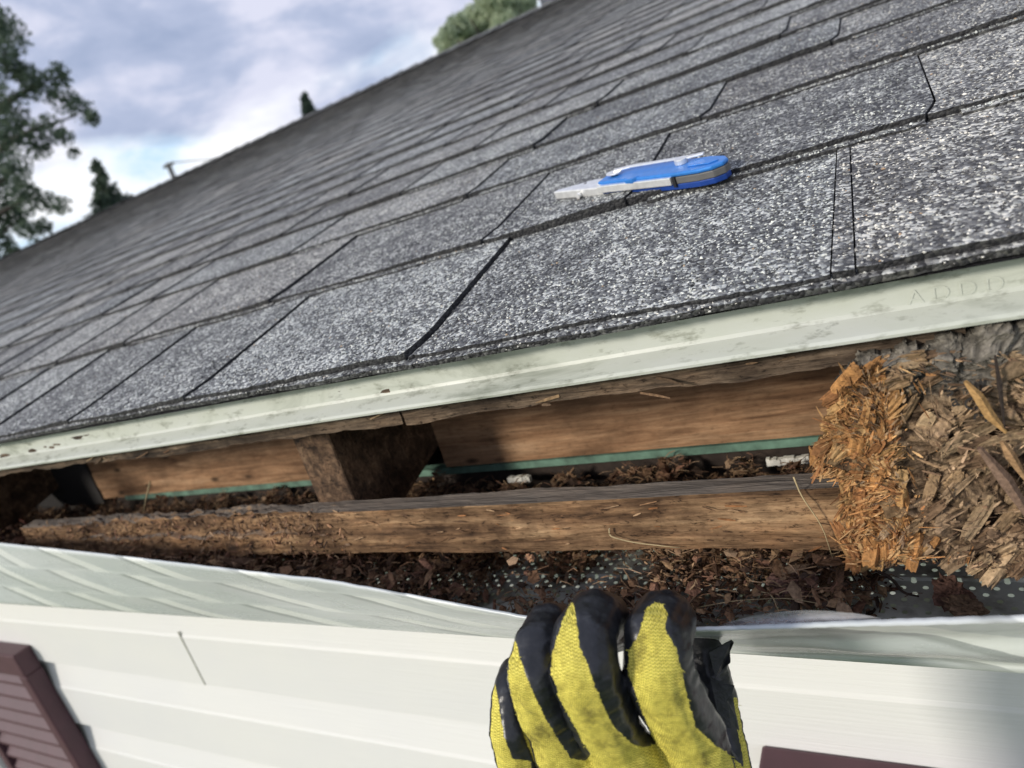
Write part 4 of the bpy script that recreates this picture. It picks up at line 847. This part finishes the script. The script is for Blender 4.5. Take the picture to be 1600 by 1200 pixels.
fv_ = q.math('FRACT', q.math('ADD', q.math('ADD', cv, 400), q.math('MULTIPLY', au, 1.2)))          # chevrons of the stocking stitch
st1 = q.math('SINE', q.math('MULTIPLY', fv_, math.pi)); st2 = q.math('SINE', q.math('MULTIPLY', q.math('MULTIPLY', au, 2.0), math.pi))
kh = q.math('MULTIPLY', q.math('POWER', st1, 0.6), q.math('ADD', q.math('MULTIPLY', q.math('POWER', q.math('MAXIMUM', st2, 0.0), 0.6), 0.8), 0.2))
yc = q.ramp(kh, [(0.1, (0.16, 0.14, 0.015)), (0.45, (0.80, 0.70, 0.085)), (0.9, (1.0, 0.88, 0.19))])
dn = q.noise(kc, 75, 6, 0.68); yc = q.mix(0.9, yc, q.ramp(dn, [(0.33, (0.26, 0.25, 0.24)), (0.47, (0.85, 0.83, 0.8)), (0.7, (1, 1, 1))]), 'MULTIPLY'); d3 = q.noise(kc, 340, 4, 0.6); yc = q.mix(0.7, yc, q.ramp(d3, [(0.35, (0.62, 0.60, 0.5)), (0.55, (1, 1, 1))]), 'MULTIPLY')
bn = q.noise(kc, 160, 5, 0.6); bc = q.ramp(bn, [(0.35, (0.008, 0.009, 0.011)), (0.62, (0.022, 0.023, 0.027)), (0.75, (0.06, 0.062, 0.066))])
q.color(q.mix(isy, bc, yc)); q.rough(q.math('ADD', q.math('MULTIPLY', isy, 0.45), q.math('MULTIPLY', q.ramp(bn, [(0.3, 0.7), (0.7, 1.0)]), 0.42)))
q.bump(q.math('ADD', q.math('MULTIPLY', isy, kh), q.math('MULTIPLY', q.math('SUBTRACT', 1.0, isy), q.math('ADD', q.math('MULTIPLY', bn, 1.2), 0.4))), 0.0005, 0.9)
gm.materials.clear(); gm.materials.append(q.m)
# the person: forearm running down out of the glove, one body mesh
wr = atd(1000, 1600, .298); fa_ = wr+np.array([0.02, -0.03, -0.30])
skin = plain('skin', (0.42, 0.25, 0.18), 0.55, sc_=60, var=0.1); sleeve = plain('navy_sleeve', (0.03, 0.035, 0.06), 0.9, sc_=80, var=0.2)
g = G(); g.tube([atd(1000, 1380, .298), atd(1000, 1500, .3), wr, wr+(fa_-wr)*0.35, fa_], [0.022, 0.024, 0.025, 0.028, 0.033], 20)
person = g.out('person', skin, None, True); meta(person, 'gloved left hand gripping the bent trim, palm towards the house', 'person')
glove = bpy.data.objects.new('work_glove', gm); COL.objects.link(glove); setpar(glove, person); glove['label'] = 'yellow knit work glove with torn black rubber coating'
g = G(); g.tube([wr+(fa_-wr)*0.22, wr+(fa_-wr)*0.6, fa_+(fa_-wr)*0.05], [0.034, 0.038, 0.042], 24); g.out('sleeve', sleeve, person, True)
# torn rubber flaps by the thumb and loose yarn ends
g = G()
fl_ = [[(1108, 1020), (1142, 1002), (1146, 1006), (1140, 1020), (1141, 1036), (1128, 1046), (1118, 1060)], [(1110, 1060), (1128, 1070), (1147, 1074), (1143, 1086), (1136, 1096), (1150, 1120), (1158, 1160), (1162, 1185), (1150, 1178), (1120, 1110)],
       [(1086, 1045), (1094, 1065), (1106, 1082), (1104, 1100), (1118, 1120), (1124, 1150), (1140, 1172), (1152, 1188), (1138, 1184), (1120, 1170), (1098, 1120), (1080, 1070)]]
for dpt, pl_ in zip((.318, .312, .279), fl_):
    n_ = len(pl_); f_ = [atd(a, b, dpt+rnd.uniform(-.002, .002)) for a, b in pl_]; b_ = [p+np.array([0, 0.0012, 0]) for p in f_]
    g.add(f_+b_, [tuple(range(n_)), tuple(range(n_, 2*n_))[::-1]]+[(i, n_+i, n_+(i+1) % n_, (i+1) % n_) for i in range(n_)])
g.out('rubber_flap', plain('torn_black_rubber', (0.02, 0.021, 0.024), 0.55, sc_=200, var=0.5, bump=0.001), glove)
g = G()
P0 = np.where((np.abs(sdv) < 2.5) & (fac > 0.2))[0]; P0 = P0[rng.permutation(len(P0))[:150]]
for i in P0:
    p = GV[i]; d = np.array([rnd.uniform(-1, 1), 0, rnd.uniform(-0.5, 0.5)])+GN[i]*0.35; d /= np.linalg.norm(d); L = rnd.uniform(0.0006, 0.0017)
    g.tube([p, p+d*L*0.5+GN[i]*0.0003, p+d*L+GN[i]*0.0002], [0.00012, 0.00011, 0.00006], 4)
meta(g.out('loose_yarn', plain('yellow_yarn', (0.62, 0.56, 0.10), 0.8), glove), kind='stuff')

# ------------------------------------------------------------------ beyond the ridge
def leaves(n, centres, size, name, mat, parent):
    c = np.array([q[0] for q in centres]); rr = np.array([q[1] for q in centres]); idx = rng.choice(len(c), n, p=rr**1.5/np.sum(rr**1.5))
    d = rng.normal(size=(n, 3)); d /= np.linalg.norm(d, axis=1)[:, None]; P = c[idx]+d*(rr[idx]*rng.random(n)**0.45)[:, None]
    a = rng.normal(size=(n, 3)); a /= np.linalg.norm(a, axis=1)[:, None]; b = np.cross(a, rng.normal(size=(n, 3))); b /= np.linalg.norm(b, axis=1)[:, None]
    s = size*rng.uniform(0.5, 1.3, n)[:, None]
    V = np.stack([P-a*s, P+b*s*0.45, P+a*s, P-b*s*0.45], 1).reshape(-1, 3); Fq = (np.arange(n)*4)[:, None]+np.arange(4)[None]
    return mesh(name, V, Fq, mat, parent, attr={'tone': np.repeat(np.clip(rng.random(n)*0.6+0.4*fbm(P*0.9, 7, 3), 0, 1), 4)})
# broad tree at the left
tl = empty('broadleaf_tree', tuple(np.append(atd(-60, 300, 13.5)[:2], GZ)), 'dark leafy tree rising beyond the left end of the roof', 'tree')
cl = [(10, 55, 28), (0, 95, 26), (25, 110, 14), (-40, 60, 50), (45, 118, 16), (60, 135, 22), (92, 118, 16), (100, 155, 20), (128, 172, 18), (145, 185, 10), (78, 200, 18), (55, 225, 20), (30, 200, 20), (10, 165, 26), (5, 215, 20), (100, 215, 12), (115, 240, 8), (25, 262, 20), (0, 270, 32), (38, 305, 20), (70, 315, 17), (95, 320, 12), (20, 335, 24), (-5, 335, 34), (45, 362, 14), (65, 355, 12), (-20, 200, 40), (-40, 300, 60), (10, 385, 16), (25, 395, 8), (-60, 150, 60), (-90, 80, 60), (-60, 400, 60), (-5, 30, 20)]
cen = [(atd(x, y, 13.5+rnd.uniform(-0.8, 0.8)), r*13.5/F*1.25) for x, y, r in cl]
leaves(17000, cen, 0.055, 'crown', MAT['leaf_dark'], tl)
g = G(); b0 = Vector(tl.location); b1 = Vector(atd(-55, 330, 13.5)); g.tube([b0, b0.lerp(b1, 0.6), b1, Vector(atd(-45, 180, 13.5)), Vector(atd(-40, 60, 13.5))], [0.26, 0.2, 0.16, 0.10, 0.04], 8)
for x, y in ((15, 270), (60, 300), (30, 215), (75, 190), (120, 180), (60, 135), (90, 120), (10, 80), (20, 350)): g.tube([Vector(atd(-48, min(y+90, 360), 13.5)), Vector(atd((x-48)/2, y+30, 13.4)), Vector(atd(x, y, 13.5))], [0.07, 0.045, 0.015], 6)
g.out('trunk', MAT['bark'], tl, True)
# a slim conifer just left of centre-left, a tall pole and a spiky treetop, a pale tree
def conifer(px, py, d, hpx, wpx, name, label, cat):
    topp = atd(px, py, d); H_ = hpx*d/F; Wd = wpx*d/F; t = empty(name, (topp[0], topp[1], GZ), label, cat)
    cen = []
    for k in range(26):
        f = k/25; r = Wd*(0.06+0.52*f**2.0); a = rnd.uniform(0, 6.28); cen.append((topp+np.array([math.cos(a)*r*0.6, math.sin(a)*r*0.6, -f*H_]), r*0.8+0.02))
    leaves(6500, cen, 0.07, 'crown', MAT['leaf_dark'], t); g = G(); g.tube([(topp[0], topp[1], GZ), (topp[0], topp[1], topp[2]-0.1)], [0.12, 0.01], 7); g.out('trunk', MAT['bark'], t, True)
conifer(147, 258, 14, 130, 120, 'conifer_tree', 'small dark pointed tree behind the ridge, right of the leafy tree', 'tree')
conifer(474, 150, 16, 85, 90, 'conifer_tree', 'small dark spiky treetop poking over the middle of the ridge', 'tree')
pt = atd(262, 255, 18); p1 = empty('utility_pole', (pt[0], pt[1], GZ), 'thin weathered pole with a wire behind the ridge', 'pole')
g = G(); g.tube([(pt[0], pt[1], GZ), tuple(pt)], [0.10, 0.06], 8); g.out('post', MAT['pole'], p1, True)
pe = atd(700, 200, 30); g = G(); g.tube([pt, (pt*0.66+pe*0.34)-np.array([0, 0, .12]), (pt*0.33+pe*0.67)-np.array([0, 0, .12]), pe], 0.012, 4); g.out('wire', MAT['pole'], p1)
g = G(); g.tube([pt+np.array([-0.2, 0, -0.05]), pt+np.array([0.2, 0.0, -0.05])], 0.04, 6); g.out('crossarm', MAT['pole'], p1)
tp = empty('pale_tree', tuple(np.append(atd(770, 60, 15)[:2], GZ)), 'pale green feathery tree showing above the roof at the top centre', 'tree')
cl = [(690, 65, 14), (700, 55, 16), (715, 40, 18), (740, 30, 22), (765, 20, 24), (795, 12, 24), (815, 10, 20), (730, 60, 20), (760, 50, 24), (790, 40, 24), (815, 25, 16), (700, 85, 16), (770, -10, 30), (800, -30, 30), (828, 2, 12)]
leaves(9000, [(atd(x, y, 15+rnd.uniform(-.6, .6)), r*15/F) for x, y, r in cl], 0.075, 'crown', MAT['leaf_pale'], tp)
g = G(); q0 = Vector(tp.location); g.tube([q0, Vector(atd(770, 60, 15)), Vector(atd(790, 0, 15))], [0.2, 0.1, 0.03], 7)
for x, y in ((700, 60), (735, 30), (815, 15)): g.tube([Vector(atd(768, 85, 15)), Vector(atd(x, y, 15))], [0.06, 0.015], 5)
g.out('trunk', MAT['bark'], tp, True)
# brick-less flue box on the ridge at the top
g = G(); v0 = roofpt(-1.78, SR+0.12); g.box((v0[0], v0[1]-0.1, v0[2]-0.25), (v0[0]+0.42, v0[1]+0.3, v0[2]+0.42)); g.box((v0[0]-0.03, v0[1]-0.13, v0[2]+0.4202), (v0[0]+0.45, v0[1]+0.33, v0[2]+0.46)); bevel(g.out('chimney', MAT['leadvent'], house), 0.004, 1)
